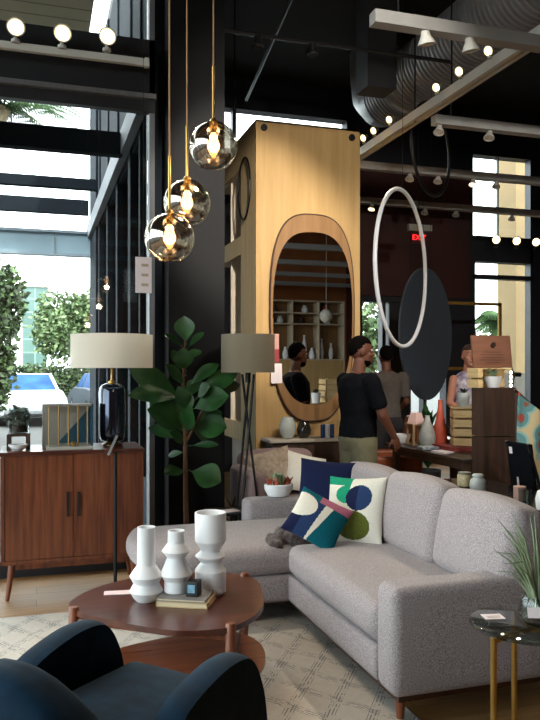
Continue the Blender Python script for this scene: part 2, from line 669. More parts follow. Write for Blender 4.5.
# street front: sill, spandrel band, head
struct('wall_front', MB().bx(-5, XC, WY, WY + .2, 0, .12).bx(-5, XC, WY - .03, WY + .25, 3.53, 3.98)
       .bx(-5, XC, WY, WY + .2, 5.5, CEIL), dark_frame)
wf = MB().bx(-5, XC, WY - .05, WY + .02, 3.43, 3.55)
for x in (-5, -3.9, -2.2, -.62):
    wf.bx(x - .04, x + .04, WY - .02, WY + .12, .12, 5.5)
w1 = struct('window_1', wf, dark_frame)
struct('jamb', MB().bx(XC - .04, XC + .0, WY - .03, WY + .12, .12, 5.5), mat('dull_aluminium', '#6a6d70', .6, metal=.2, var=.06), w1)
struct('pane', MB().bx(-5, XC - .04, WY + .06, WY + .075, .12, 3.53), glass, w1)
struct('pane', MB().bx(-5, XC - .04, WY + .06, WY + .075, 3.98, 5.5), glass, w1)
struct('trim_1', MB().bx(-5, XC, WY - .10, WY - .05, 3.515, 3.55), alu)
# return glazing along the side of the deeper shop
wr = MB().bx(XC, XC + .1, WY + .2, FY + .2, 0, .12).bx(XC, XC + .12, WY + .2, FY + .2, 3.5, CEIL)
for y in (WY + .24, 6.32):
    wr.bx(XC - .02, XC + .12, y - .05, y + .05, 0, CEIL)
for y in (7.05, 8.2, 9.35, FY + .12):
    wr.bx(XC - .02, XC + .12, y - .09, y + .09, 0, CEIL)
wr.bx(XC, XC + .1, WY + .2, FY + .2, .12, .6)
w2 = struct('window_2', wr, bronze_ext)
struct('pane', MB().bx(XC + .04, XC + .055, WY + .2, FY, .6, 3.5), pane_mat('tinted_glass', '#8f979c', 1.3), w2)
struct('trim_2', MB().bx(XC - .10, XC - .03, WY + .3, 12, 3.52, 3.74), mat('fascia_grey', '#6d7075', .7, var=.08))
struct('column_1', MB().bx(.96, 1.40, WY, 5.95, 0, CEIL), mat('column_black', '#121214', .7, var=.15, scale=3, spec=.2))
struct('column_2', MB().bx(XC - .05, XC + .3, FY + .26, 12.0, -.1, 5.6), bronze_ext)

# far wall with its windows
fw = MB()
fw.bx(XC + .1, 1.9, FY, FY + .2, 0, CEIL)
fw.bx(1.9, 4.55, FY, FY + .2, 0, 4.55).bx(1.9, 4.55, FY, FY + .2, 5.32, CEIL)
fw.bx(4.55, 6.78, FY, FY + .2, 2.55, CEIL)
fw.bx(4.55, 4.72, FY, FY + .2, 0, 2.55).bx(4.72, 6.28, FY, FY + .2, 0, .5)
fw.bx(6.28, 6.78, FY, FY + .2, 0, 2.55)
fw.bx(6.78, 7.93, FY, FY + .2, 3.26, 3.68).bx(6.78, 7.93, FY, FY + .2, 5.0, CEIL).bx(6.78, 7.93, FY, FY + .2, 0, .5)
fw.bx(7.93, 9, FY, FY + .2, 0, CEIL)
struct('wall_far', fw, mat('far_wall_navy', '#191c28', .6, var=.2, scale=2))
struct('wall_panel', MB().bx(4.3, 6.7, FY - .04, FY - .002, 2.64, 4.7), rust_panel)
lowf = MB()
for x in (4.78, 5.18, 5.3, 5.62, 5.9):
    lowf.bx(x - .03, x + .03, FY, FY + .15, 0, 2.55)
lowf.bx(5.3, 5.62, FY + .03, FY + .14, 0, 2.55)
w3 = struct('window_3', lowf, dark_frame)
struct('pane', MB().bx(4.72, 6.28, FY + .1, FY + .11, 0, 2.55), glass, w3)
w8 = struct('window_8', MB().bx(6.78, 6.82, FY, FY + .15, .5, 3.26).bx(7.88, 7.93, FY, FY + .15, .5, 5.0)
            .bx(6.78, 7.93, FY, FY + .15, 2.98, 3.05).bx(7.28, 7.3, FY + .05, FY + .1, 3.68, 5.0), dark_frame)
struct('pane', MB().bx(6.82, 7.88, FY + .1, FY + .11, .5, 3.26), glass, w8)
struct('pane', MB().bx(6.78, 7.88, FY + .1, FY + .11, 3.68, 5.0), glass, w8)
w9 = struct('window_9', MB().bx(1.9, 4.55, FY + .02, FY + .15, 4.55, 4.6).bx(2.74, 2.8, FY + .02, FY + .15, 4.6, 5.32), dark_frame)
struct('pane', MB().bx(1.9, 4.55, FY + .1, FY + .11, 4.6, 5.32), glass, w9)

# ceiling services
tube_s = MB()
for k in range(64):
    tube_s.lathe([(.335, 0), (.34, .012), (.372, .022), (.372, .052), (.34, .062), (.335, .0705)], (0, 0, k * .0705), n=32, caps=False)
tube_s.lathe([(.37, 0), (.40, .01), (.40, .07), (.37, .08)], (0, 0, 3.9), n=28, caps=False)
d = MB()
Mrot = Matrix.Translation((4.4, 4.3, 5.05)) @ Matrix.Rotation(-PI / 2, 4, 'X')
d.add([Mrot @ Vector(p) for p in tube_s.v], tube_s.f)
duct = thing('ventilation_duct', 'fat black corrugated ventilation duct running under the ceiling above the long light track', 'duct', (4.4, 6.5, 5.05))
part('spiral_pipe', d, mat('duct_black', '#8b8c90', .42, var=.12, scale=5), duct)
e = MB()
e.tube([(4.4, 8.75, 5.05), (4.4, 8.95, 5.08), (4.4, 9.1, 5.2), (4.4, 9.16, 5.45), (4.4, 9.18, CEIL)], [.35, .35, .35, .35, .35], n=28)
part('elbow', e, mat('duct_black', ''), duct)
bxd = solo('duct_box', MB().bx(3.36, 3.7, 7.2, 7.5, 4.52, CEIL), mat('duct_box_paint', '#4c4d52', .5, metal=.3, var=.1, scale=4),
           'dark rectangular duct box dropping from the ceiling beside the corrugated duct', 'duct', (3.5, 7.35, 4.52), smooth=False)


def conduit(pts, r, label):
    solo('conduit', MB().tube(pts, r, n=8), mat('conduit_grey', '#3a3a3d', .5, metal=.4, var=.1, scale=5), label, 'pipe', pts[0])


conduit([(1.45, 6.9, 4.75), (4.3, 6.9, 4.75)], .02, 'thin grey conduit crossing above the plywood display tower')
conduit([(2.2, 5.0, 5.2), (2.75, 9.8, 5.2)], .02, 'thin grey conduit running away under the black ceiling')
for k, x in enumerate((2.05, 2.62)):
    t = solo('sprinkler', MB().cyl((x, 6.9, 4.74), (x, 6.9, 4.66), .03).lathe([(.05, 0), (.06, .02), (.02, .04)], (x, 6.9, 4.62)),
             mat('conduit_grey', ''), 'small grey ceiling fitting on the crossing conduit, ' + ('beside the black corner column' if k == 0 else 'farther along from the column'),
             'ceiling fitting', (x, 6.9, 4.64))

# ---- light tracks and their spot heads
BZ = 3.945
track_of = {}
xlab = {4.7: 'thick grey light track high overhead, with a squared open end', 6.45: 'grey light track branching from the long diagonal track',
        8.15: 'grey light track crossing the top of the tall far window', 9.85: 'lowest grey light track in front of the rust wall panel'}
for y, x0 in ((4.7, 2.23), (6.45, 3.72), (8.15, 1.95), (9.85, 1.95)):
    t = thing('light_track', xlab[y], 'light track', (x0, y, BZ), group='suspended light tracks')
    part('channel', MB().bx(x0, 8.9, y - .05, y + .05, BZ - .045, BZ + .045), track_metal, t, smooth=False)
    for hx in (x0 + .2, 7.8):
        part('hanger', MB().cyl((hx, y, BZ), (hx, y, CEIL), .008), black_metal, t)
for k, y in enumerate((-1.1, -3.2, -5.2, -7.2)):
    t = solo('light_track', MB().bx(1.2, 8.9, y - .05, y + .05, BZ - .055, BZ + .055).cyl((3, y, BZ), (3, y, CEIL - .002), .008), track_metal,
             'grey light track number of stripes seen only in the mirror, %s one from its top' % ('first', 'second', 'third', 'fourth')[k],
             'light track', (2.2, y, BZ), group='suspended light tracks', smooth=False)
    t['label'] = 'pale ceiling stripe reflected in the mirror, %s from the top' % ('topmost', 'second', 'third', 'fourth')[k]
XT = 3.65
t = thing('light_track', 'long bright double light track running diagonally towards the plywood tower', 'light track', (XT, 6, 4.03), group='suspended light tracks')
part('channel', MB().bx(XT - .055, XT - .02, 2.5, 8.3, 3.995, 4.085).bx(XT + .02, XT + .055, 2.5, 8.3, 3.995, 4.085).bx(XT - .05, XT + .05, 2.5, 8.3, 4.02, 4.04),
     mat('track_white', '#c6c4bd', .45, metal=.2, var=.05, scale=6), t, smooth=False)
for hy in (4, 6.7):
    part('hanger', MB().cyl((XT, hy, 4), (XT, hy, CEIL), .008), black_metal, t)
wt = solo('light_track', MB().bx(-4.5, .78, 5.43, 5.47, 3.72, 3.77).box((.77, 5.45, 3.745), (.03, .05, .06)), white_metal,
          'slim pale light track fixed along the dark band over the street window', 'light track', (-.5, 5.45, 3.745), smooth=False)
ft = solo('light_track', MB().bx(6.7, 8.9, 10.3, 10.34, 3.60, 3.64), black_metal, 'black light track on the band between the two far windows',
          'light track', (7.6, 10.32, 3.62), smooth=False)


def spot_head(loc, aim, label, group, glow=True, hang=True, s=1.0, body=white_metal):
    """bell-shaped track spot: pin, yoke, bell body and lamp face"""
    d_ = Vector(aim).normalized()
    M = d_.to_track_quat('Z', 'Y').to_matrix()
    t = thing('spotlight', label, 'spotlight', loc, group=group)
    b = MB()
    b.lathe([(.022 * s, -.085 * s), (.03 * s, -.075 * s), (.034 * s, -.03 * s), (.06 * s, .02 * s), (.064 * s, .035 * s), (.056 * s, .035 * s), (.05 * s, .022 * s)], n=20)
    mb = MB()
    mb.add([M @ Vector(p) for p in b.v], b.f)
    part('housing', mb, body, t, local=True)
    l = MB()
    l.lathe([(.0, .026 * s), (.051 * s, .026 * s), (.03 * s, .034 * s), (.0, .038 * s)], n=20, caps=False)
    ml = MB()
    ml.add([M @ Vector(p) for p in l.v], l.f)
    part('lamp_face', ml, white_glow if glow else mat('unlit_lens', '#b9b6ab', .4, var=.03), t, local=True)
    y = MB()
    z = .10 * s if hang else -.10 * s
    y.cyl((0, 0, 0), (0, 0, z), .012 * s)
    y.cyl((0, 0, z * .8), (0, 0, z), .03 * s)
    part('yoke', y, body, t, local=True)
    return t


def add_spot(loc, aim, power, size=70, blend=.6, col=(1, .84, .62)):
    l = bpy.data.lights.new('spot_lamp', 'SPOT')
    l.energy = power
    l.spot_size = R(size)
    l.spot_blend = blend
    l.color = col
    l.shadow_soft_size = .05
    o = bpy.data.objects.new('spot_lamp', l)
    COL.objects.link(o)
    o.location = Vector(loc) + Vector(aim).normalized() * .06
    o.rotation_euler = Vector(aim).to_track_quat('-Z', 'Y').to_euler()
    return o


SP = 60.0
ordn = ['first', 'second', 'third', 'fourth', 'fifth', 'sixth', 'seventh', 'eighth']
for k, (y, z) in enumerate(((7.95, 4.13), (7.7, 4.13), (7.43, 4.13), (7.05, 4.13), (6.09, 4.12), (5.7, 4.12), (5.26, 4.12))):
    aim = (-.8, -.3, -.45)
    spot_head((XT - .1, y, z), aim, 'lit bell spotlight on the long diagonal track, %s counted from the plywood tower' % ordn[k], 'spotlights on the long diagonal track', hang=False, s=.68)
    if k % 2 == 0:
        add_spot((XT - .1, y, z), (-.45, -.5, -.75), SP)
for k, x in enumerate((2.65, 3.01)):
    spot_head((x, 4.7, 3.85), (.2, .1, -1), 'unlit bell spotlight under the thick track with the open end, %s' % ('at that end' if k == 0 else 'second from that end'),
              'spotlights on the cross tracks', glow=False)
for k, (x, y, lit) in enumerate(((3.78, 6.45, 0), (4.35, 6.45, 0), (4.37, 8.15, 0), (4.76, 8.15, 0), (5.26, 8.15, 1), (5.6, 8.15, 0),
                                 (4.66, 9.85, 1), (5.53, 9.85, 0), (6.06, 9.85, 0), (7.05, 9.85, 0))):
    lab = ['spotlight at the joint of the branching track and diagonal track', 'spotlight hanging midway on the branching track',
           'small spotlight on the middle cross track beside the black hoop', 'small spotlight on the middle cross track just past the black hoop',
           'lit spotlight on the middle cross track before the tall window', 'dim spotlight on the middle cross track against the bright window glass',
           'lit spotlight on the lowest track beside the plywood tower', 'spotlight on the lowest track above the white ring',
           'spotlight on the lowest track beside the tall window edge', 'spotlight on the lowest track against the bright window'][k]
    spot_head((x, y, 3.85), (-.3, -.25, -1), lab, 'spotlights on the cross tracks', glow=bool(lit), s=.85)
# added unseen track: its lamps brighten the tower and tables behind the sofa
t = thing('light_track', 'added unseen light track overhead before the sofa, brightening the plywood tower', 'light track', (1.4, 2.6, BZ), group='suspended light tracks')
part('channel', MB().bx(1.2, 6, 2.55, 2.65, BZ - .045, BZ + .045), track_metal, t, smooth=False)
for hx in (1.5, 5.6):
    part('hanger', MB().cyl((hx, 2.6, BZ), (hx, 2.6, CEIL - .002), .008), black_metal, t)
for k, (x, tgt, pw, sz) in enumerate(((1.28, (1.9, 7.3, 2.3), 380, 34), (1.75, (2.4, 6.4, 2.9), 105, 60), (2.5, (2.5, 6.4, 1.6), 130, 50), (3.3, (3.8, 6.0, .9), 80, 50), (4.1, (3.7, 5.2, 1.3), 50, 50), (5.0, (4.8, 8.5, 2.0), 110, 60))):
    d_ = Vector(tgt) - Vector((x, 2.6, 3.85))
    spot_head((x, 2.6, 3.85), d_, 'added fill spotlight overhead before the sofa, %s on its track' % ordn[k], 'added fill spotlights overhead before the sofa')
    add_spot((x, 2.6, 3.85), d_, pw, sz, col=(1, .92, .80))
for k, (x, z) in enumerate(((-.14, 3.86), (.17, 3.86), (.48, 3.88))):
    spot_head((x, 5.42, z), (.1, -1, -.12), 'glowing spotlight above the street window, ' + ('at the picture edge', 'middle of the three', 'beside the track end')[k],
              'spotlights above the street window', hang=False, s=1.0)
    add_spot((x, 5.3, z), (.1, -.8, -.7), 25, 90)
for k, x in enumerate((7.0, 7.38, 7.75, 8.07)):
    spot_head((x, 10.2, 3.57), (-.25, -1, -.25), 'small bright spotlight between the far windows, %s in its row' % ordn[k], 'spotlights between the far windows', hang=False, s=1.2, body=black_metal)
# ------------------------------------------------------------------ rug
solo('rug', MB().rbox((.0, 3.25, .008), (3.1, 2.88, .016), r=.006, n=3), rug_mat(), 'cream wool rug with a sketchy grey diamond trellis under the sofa and coffee table', 'rug', (0, 3.25, 0))

# ------------------------------------------------------------------ sectional sofa
sofa = thing('sectional_sofa', 'heather grey sectional sofa with long chaise and loose back cushions', 'sofa', (1.9, 3.9, 0))
part('base', MB().rbox((1.885, 3.55, .21), (.95, 1.22, .155), r=.025).rbox((1.50, 4.545, .21), (1.72, .87, .155), r=.03), sofa_fab, sofa)
part('plinth', MB().bx(1.45, 2.30, 2.80, 4.2, .098, .134).bx(.74, 2.3, 4.22, 4.9, .095, .132), rail_wood, sofa, smooth=False)


def nod(p, e):
    return p


def chaise_warp(p, e):
    # the free end leans out over the base and is rounded on plan
    if e[0] < -.75:
        k = (-e[0] - .75) / .25
        p = Vector((p.x + .09 * k * (abs(e[1]) ** 3) + .10 * k * max(0, -e[2]) , p.y, p.z))
    return p


part('seat_cushion', MB().rbox((1.80, 3.525, .383), (.80, 1.19, .178), r=.06, bulge=(.012, .0, .022), n=8), sofa_fab, sofa)
part('chaise_cushion', MB().rbox((1.37, 4.545, .371), (1.68, .86, .165), r=.06, bulge=(0, .008, .016), n=14, warp=chaise_warp), sofa_fab, sofa)
part('arm', MB().rbox((1.885, 2.832, .362), (.97, .178, .456), r=.042, bulge=(.006, .006, .004), n=8), sofa_fab, sofa, label='sofa arm nearer the glass side table')
part('arm', MB().rbox((1.885, 5.06, .355), (.97, .19, .455), r=.045, n=8), sofa_fab, sofa, label='sofa arm holding the bowl of succulents')
part('backrest', MB().rbox((2.29, 3.95, .44), (.17, 2.4, .60), r=.05, n=8), sofa_fab, sofa)


def back_cushion(y, w, z=.66, lean=.16, h=.42, x=2.06, rz=0):
    M = Matrix.Rotation(rz, 3, 'Z') @ Matrix.Rotation(lean, 3, 'Y')

    def wp(p, e):
        # crowned top, softer corners
        p = Vector(p)
        p.z += .018 * (1 - e[1] ** 2) * max(0, e[2])
        p.x *= 1 - .25 * abs(e[1]) ** 4 * max(0, e[2])
        return p
    return MB().rbox((x, y, z), (.20, w, h), r=.055, bulge=(.028, .01, .012), M=M, n=8, warp=wp)


part('back_cushion', back_cushion(3.085, .64, .675, .16, .40), sofa_fab, sofa)
part('back_cushion', back_cushion(3.715, .62, .67, .14, .415), sofa_fab, sofa)
part('back_cushion', back_cushion(4.38, .66, .655, .14, .40, 2.08), sofa_fab, sofa)
for (x, y, dx, dy) in ((1.475, 2.835, 0, 0), (2.3, 2.835, 0, 0), (1.235, 4.2, 0, 0), (.72, 4.19, 0, 0), (.72, 4.9, 0, 0), (2.3, 5.05, 0, 0)):
    part('leg', MB().cyl((x, y, .135), (x, y, .016), .024, .016, n=14), leg_wood, sofa)

# throw
rng = random.Random(4)
th = MB()
for (c, r) in (((1.44, 4.24, .505), (.13, .10, .065)), ((1.56, 4.20, .515), (.12, .09, .065)), ((1.35, 4.24, .475), (.09, .08, .05)),
               ((1.46, 4.17, .485), (.10, .06, .055)), ((1.68, 4.22, .505), (.10, .08, .055)), ((1.31, 4.19, .455), (.05, .06, .04)), ((1.74, 4.25, .49), (.08, .06, .035))):
    th.ell((c[0] + .05, c[1], c[2]), r, nu=20, nv=14)
throw_raw = th


def remeshed(mb, voxel, smooth=3, noise=None, off=(0, 0, 0)):
    """closed overlapping shapes fused into one continuous skin"""
    me = mb.mesh('fuse', [], off)
    o = bpy.data.objects.new('fuse', me)
    COL.objects.link(o)
    m = o.modifiers.new('r', 'REMESH')
    m.mode = 'VOXEL'
    m.voxel_size = voxel
    if smooth:
        s = o.modifiers.new('s', 'SMOOTH')
        s.iterations = smooth
        s.factor = .5
    if noise:
        t = bpy.data.textures.new('n', 'CLOUDS')
        t.noise_scale = noise[1]
        q = o.modifiers.new('d', 'DISPLACE')
        q.texture = t
        q.strength = noise[0]
        q.mid_level = .5
    bpy.context.view_layer.update()
    dg = bpy.context.evaluated_depsgraph_get()
    res = bpy.data.meshes.new_from_object(o.evaluated_get(dg))
    bpy.data.objects.remove(o)
    bpy.data.meshes.remove(me)
    for p in res.polygons:
        p.use_smooth = True
    return res


def link_mesh(name, me, m, parent=None, loc=None, label=None):
    me.name = name
    me.materials.clear()
    me.materials.append(m)
    o = bpy.data.objects.new(name, me)
    COL.objects.link(o)
    if parent:
        o.parent = parent
    if loc:
        o.location = loc
    return tag(o, label)


throw = link_mesh('throw_blanket', remeshed(throw_raw, .012, 2, (.045, .05), (1.55, 4.24, .45)), throw_fab, None, (1.55, 4.24, .45))
tag(throw, 'crumpled plush taupe throw heaped on the chaise in front of the patterned pillows', 'throw')

# ------------------------------------------------------------------ scatter pillows
P_NAVY = mat('pillow_navy', '#1a203e', .95, var=.15, scale=90, spec=.1)
P_SLATE = mat('pillow_slate', '#26385c', .95, var=.1, scale=90, spec=.1)
P_WHITE = mat('pillow_ivory', '#d6d2c6', .95, var=.04, scale=90, spec=.1)
P_TEAL = mat('pillow_teal', '#0e5663', .95, var=.1, scale=90, spec=.1)
P_GREEN = mat('pillow_green', '#1f8a69', .95, var=.1, scale=90, spec=.1)
P_PINK = mat('pillow_rose', '#a9647c', .95, var=.1, scale=90, spec=.1)
P_OLIVE = mat('pillow_olive', '#565e28', .95, var=.15, scale=90, spec=.1)
P_DARKOL = mat('pillow_dark_olive', '#464d26', .95, var=.1, scale=90, spec=.1)


def teal_fn(s, t):
    if t > .80 and s > .40:
        return 5
    if s > .62 - .14 * (1 - t) ** 2 + .10 * t and t <= .80:
        return 3
    if s > .44 + .12 * t and t <= .9:
        return 2
    if ((s - .12) / .30) ** 2 + ((t - .62) / .26) ** 2 < 1:
        return 2
    if t > .78:
        return 3
    return 0 if s < .22 else 1


def circ_fn(u, v):
    if v < .52 and ((u - .55) / .30) ** 2 + ((v - .26) / .22) ** 2 < 1:
        return 7 if u < .45 else 6
    if ((u - .64) / .22) ** 2 + ((v - .68) / .20) ** 2 < 1:
        return 0 if u < .62 else 1
    if u < .46 and (v > .87 or (((u - .46) / .25) ** 2 + ((v - .73) / .15) ** 2 < 1)):
        return 4
    return 2


PM = [P_NAVY, P_SLATE, P_WHITE, P_TEAL, P_GREEN, P_PINK, P_OLIVE, P_DARKOL]


def throw_pillow(name, c, L, Hh, T, n, roll, fn, label, back=0):
    M = Matrix.Translation(Vector((0, 0, 0))) @ frame_m(n, roll=roll).to_4x4()
    return solo(name, MB().pillow(L, Hh, T, M, fn, back=back), PM, label, 'pillow', c, local=True, angle=70)


throw_pillow('throw_pillow', (1.86, 4.60, .675), .43, .44, .16, (-.55, -.80, .30), -.04, lambda u, v: 0, 'large plain navy pillow propped in the sofa corner behind the patterned pillows')
throw_pillow('throw_pillow', (1.83, 4.10, .648), .40, .41, .15, (-.80, -.55, .28), .07, circ_fn, 'ivory pillow with navy and olive circles leaning against the back cushion', back=2)
throw_pillow('throw_pillow', (1.56, 4.03, .622), .33, .30, .12, (-.22, -.82, .52), -.52, teal_fn, 'teal, navy and rose cut-out pillow tipped on its corner at the front of the pillows', back=2)

# ------------------------------------------------------------------ coffee table
def spline(pts, n=8):
    """closed Catmull-Rom through 2-D points"""
    o = []
    N = len(pts)
    for i in range(N):
        p0, p1, p2, p3 = (Vector(pts[(i + k - 1) % N]) for k in range(4))
        for j in range(n):
            t = j / n
            o.append(.5 * ((2 * p1) + (p2 - p0) * t + (2 * p0 - 5 * p1 + 4 * p2 - p3) * t * t + (3 * p1 - p0 - 3 * p2 + p3) * t ** 3))
    return o


ct = thing('coffee_table', 'walnut coffee table with a rounded three-cornered top and lower shelf', 'coffee table', (.62, 3.45, 0))
top2d = spline([(.155, 3.43), (.17, 3.60), (.36, 3.80), (.66, 3.88), (.95, 3.80), (1.065, 3.66), (1.04, 3.42), (.97, 3.20), (.84, 3.04), (.72, 2.99), (.52, 3.04), (.30, 3.24)], 6)
part('table_top', MB().prism([(p.x, p.y, .398) for p in top2d], (0, 0, .024)), walnut_h, ct, angle=50)
sh2d = spline([(.17, 3.32), (.36, 3.47), (.66, 3.555), (.90, 3.54), (1.0, 3.36), (.96, 3.12), (.82, 2.95), (.60, 2.92), (.32, 3.02)], 6)
part('shelf', MB().prism([(p.x, p.y, .19) for p in sh2d], (0, 0, .02)), walnut_shelf, ct, angle=50)
for (x, y) in ((.158, 3.42), (.775, 3.005), (1.035, 3.72)):
    zt = .437
    part('leg', MB().lathe([(.013, .016), (.022, .2), (.023, zt - .008), (.018, zt)], (x, y, 0), n=18), leg_wood, ct)
part('rail', MB().tube([(.165, 3.425, .375), (.46, 3.2, .375), (.77, 3.01, .375)], .014, n=8).tube([(.775, 3.01, .2), (1.03, 3.71, .2)], .012, n=8)
     .tube([(.165, 3.42, .2), (.5, 3.4, .2)], .012, n=8), walnut, ct)

# vases on the table
def vase(prof, loc, label, group='white ribbed vases', k=1.0):
    """hollow turned vase from an outside profile (radius, height)"""
    pr = [(r, z) for r, z in prof]
    rt, zt = pr[-1]
    inner = [(rt - .007, zt), (rt - .008, zt - .1), (max(.01, rt - .012), zt - .14), (.002, zt - .142)]
    mb = MB().lathe([(pr[0][0] - .004, 0)] + pr + inner, (0, 0, 0), n=40)
    return solo('vase', mb, ceramic, label, 'vase', loc, group, local=True, angle=26)


q = 1 / 215.0
vase([(10.5 * q, .004), (13 * q, 3.5 * q), (16.6 * q, 10 * q), (12.6 * q, 17.5 * q), (16.6 * q, 25 * q), (9.2 * q, 36 * q), (8.8 * q, 72.5 * q), (9.2 * q, 73.5 * q)],
     (.487, 3.46, .4225), 'tall-necked white ceramic vase standing beside the paper card on the coffee table')
vase([(12 * q, .004), (12 * q, 11.5 * q), (16.2 * q, 17.5 * q), (9.3 * q, 33.5 * q), (9.3 * q, 35 * q), (14.6 * q, 41 * q), (8.6 * q, 49 * q), (8.4 * q, 61 * q)],
     (.622, 3.43, .4615), 'small white ceramic vase with two angular ribs standing on the books')
vase([(13.5 * q, .003), (15.8 * q, 3 * q), (16 * q, 25 * q), (14 * q, 28 * q), (10 * q, 32.5 * q), (10 * q, 33.5 * q), (15.6 * q, 39 * q), (15.6 * q, 40 * q), (10.2 * q, 44.5 * q),
      (10.2 * q, 46.5 * q), (14 * q, 52.5 * q), (16 * q, 55 * q), (16.2 * q, 84 * q)],
     (.795, 3.47, .4225), 'broad white goblet-shaped ceramic vase behind the small black box')


def book(loc, size, rz, cover, pages, label):
    t = thing('book', label, 'book', loc, rz, 'books on the coffee table')
    w, d_, h = size
    part('cover', MB().bx(-w / 2, w / 2, -d_ / 2, d_ / 2, 0, .003).bx(-w / 2, w / 2, -d_ / 2, d_ / 2, h - .003, h).bx(-w / 2, -w / 2 + .004, -d_ / 2, d_ / 2, 0, h), cover, t, local=True, smooth=False)
    part('page_block', MB().bx(-w / 2 + .004, w / 2 - .004, -d_ / 2 + .004, d_ / 2 - .004, .003, h - .003), pages, t, local=True, smooth=False)
    return t


pages = mat('book_pages', '#d3c2a0', .9, var=.06, scale=60, stretch=(1, 1, 20))
book((.665, 3.385, .4225), (.24, .19, .025), R(-27), mat('tan_cover', '#b99d72', .7, var=.06), pages, 'thicker cream-paged book at the bottom of the pair under the ribbed vase')
book((.66, 3.388, .448), (.23, .185, .013), R(-27), mat('grey_cover', '#85807f', .7, var=.06), pages, 'thin grey-covered book lying on the cream-paged book')
bb = thing('candle_box', 'small black box with a pale blue label standing on the grey book', 'box', (.688, 3.345, .4615), R(-30))
part('carton', MB().rbox((0, 0, .035), (.058, .058, .07), r=.004), mat('black_card', '#101114', .5, var=.1), bb, local=True)
part('label', MB().bx(-.020, .014, -.0305, -.0291, .018, .055), mat('pale_blue_label', '#6f9bb4', .6, var=.25, scale=40), bb, local=True, smooth=False)
tg = solo('price_card', MB().box((.375, 3.615, .4245), (.135, .062, .002), R(-8)), mat('pink_card', '#dcc4c8', .8, var=.03), 'long pink paper card lying on the coffee table beside the tall-necked vase', 'card', (.375, 3.615, .4225), smooth=False)

# ------------------------------------------------------------------ sideboard
sb = thing('sideboard', 'walnut two-door sideboard on splayed legs under the street window', 'sideboard', (.23, 5.26, 0))
X0, X1, Y0, Y1 = -.222, .690, 5.045, 5.50
cb = MB().bx(X0, X1, Y0, Y1, .235, .26).bx(X0, X0 + .022, Y0, Y1, .26, .94).bx(X1 - .022, X1, Y0, Y1, .26, .94).bx(X0, X1, Y1 - .015, Y1, .26, .94)
part('carcass', cb, walnut, sb, smooth=False)
part('top', MB().rbox(((X0 + X1) / 2, (Y0 + Y1) / 2 - .004, .951), (X1 - X0 + .012, Y1 - Y0 + .012, .026), r=.004), walnut_h, sb)
for k, (a, b) in enumerate(((X0 + .024, .228), (.232, X1 - .024))):
    d_ = part('door', MB().bx(a, b, Y0 + .006, Y0 + .028, .262, .936), walnut, sb, smooth=False)
    hx = b - .032 if k == 0 else a + .032
    part('handle', MB().bx(hx - .009, hx + .009, Y0 - .006, Y0 + .008, .53, .69), mat('handle_bronze', '#1f120d', .5, metal=.3, var=.1), d_, smooth=False)
part('base_rail', MB().bx(X0 + .05, X1 - .05, Y0 + .05, Y0 + .08, .19, .235).bx(X0 + .05, X1 - .05, Y1 - .08, Y1 - .05, .19, .235), walnut, sb, smooth=False)
for (x, y, sx, sy) in ((X0 + .07, Y0 + .06, -1, -1), (X1 - .07, Y0 + .06, 1, -1), (X0 + .07, Y1 - .06, -1, 1), (X1 - .07, Y1 - .06, 1, 1)):
    part('leg', MB().cyl((x, y, .236), (x + .03 * sx, y + .025 * sy, 0), .024, .013, n=14), leg_wood, sb)

# table lamp with a dark mercury glass cylinder
SBZ = .9645
merc = mat('mercury_glass', '#10151f', .12, metal=.75, col2='#3b4860', scale=9, stretch=(2, 2, .35), detail=6, coat=.6, contrast=(.35, .75))
tl = thing('table_lamp', 'table lamp with dark mirrored glass cylinder base and wide ivory drum shade', 'lamp', (.50, 5.24, SBZ))
part('base', MB().lathe([(.055, .0), (.07, .004), (.07, .016), (.045, .026), (.04, .035)], (.5, 5.24, SBZ), n=36), mat('lamp_foot_bronze', '#5a4526', .4, metal=.8, var=.1), tl)
part('body', MB().lathe([(.05, .032), (.075, .042), (.088, .065), (.09, .10), (.09, .375), (.085, .405), (.068, .425), (.045, .435), (.03, .438)], (.5, 5.24, SBZ), n=40), merc, tl)
part('neck', MB().lathe([(.028, .436), (.028, .45), (.012, .455), (.008, .47), (.008, .74), (.012, .745), (.012, .765)], (.5, 5.24, SBZ), n=20), brass, tl)
part('lamp_shade', MB().lathe([(.277, .545), (.28, .543), (.28, .773), (.277, .771), (.274, .771), (.274, .545), (.277, .545)], (.5, 5.24, SBZ), n=56, caps=False)
     .cyl((.23, 5.24, SBZ + .74), (.77, 5.24, SBZ + .74), .003, n=6), linen, tl)
part('cord', MB().tube([(.5, 5.3, SBZ + .01), (.52, 5.36, SBZ + .006), (.6, 5.42, SBZ + .006)], .004, n=6), black_metal, tl)

# sign stand in front of the sideboard
ss = thing('sign_stand', 'thin black floor stand with a tilted silver card holder before the sideboard', 'stand', (.495, 4.965, 0))
part('base', MB().lathe([(.09, 0), (.09, .006), (.02, .012)], (.495, 4.965, 0), n=28), black_metal, ss)
part('pole', MB().cyl((.495, 4.965, .01), (.495, 4.965, .955), .012, n=14), black_metal, ss)
part('card_holder', MB().box((.478, 4.955, 1.0), (.016, .05, .14), ry=R(24), rz=R(-10)), alu, ss, smooth=False)

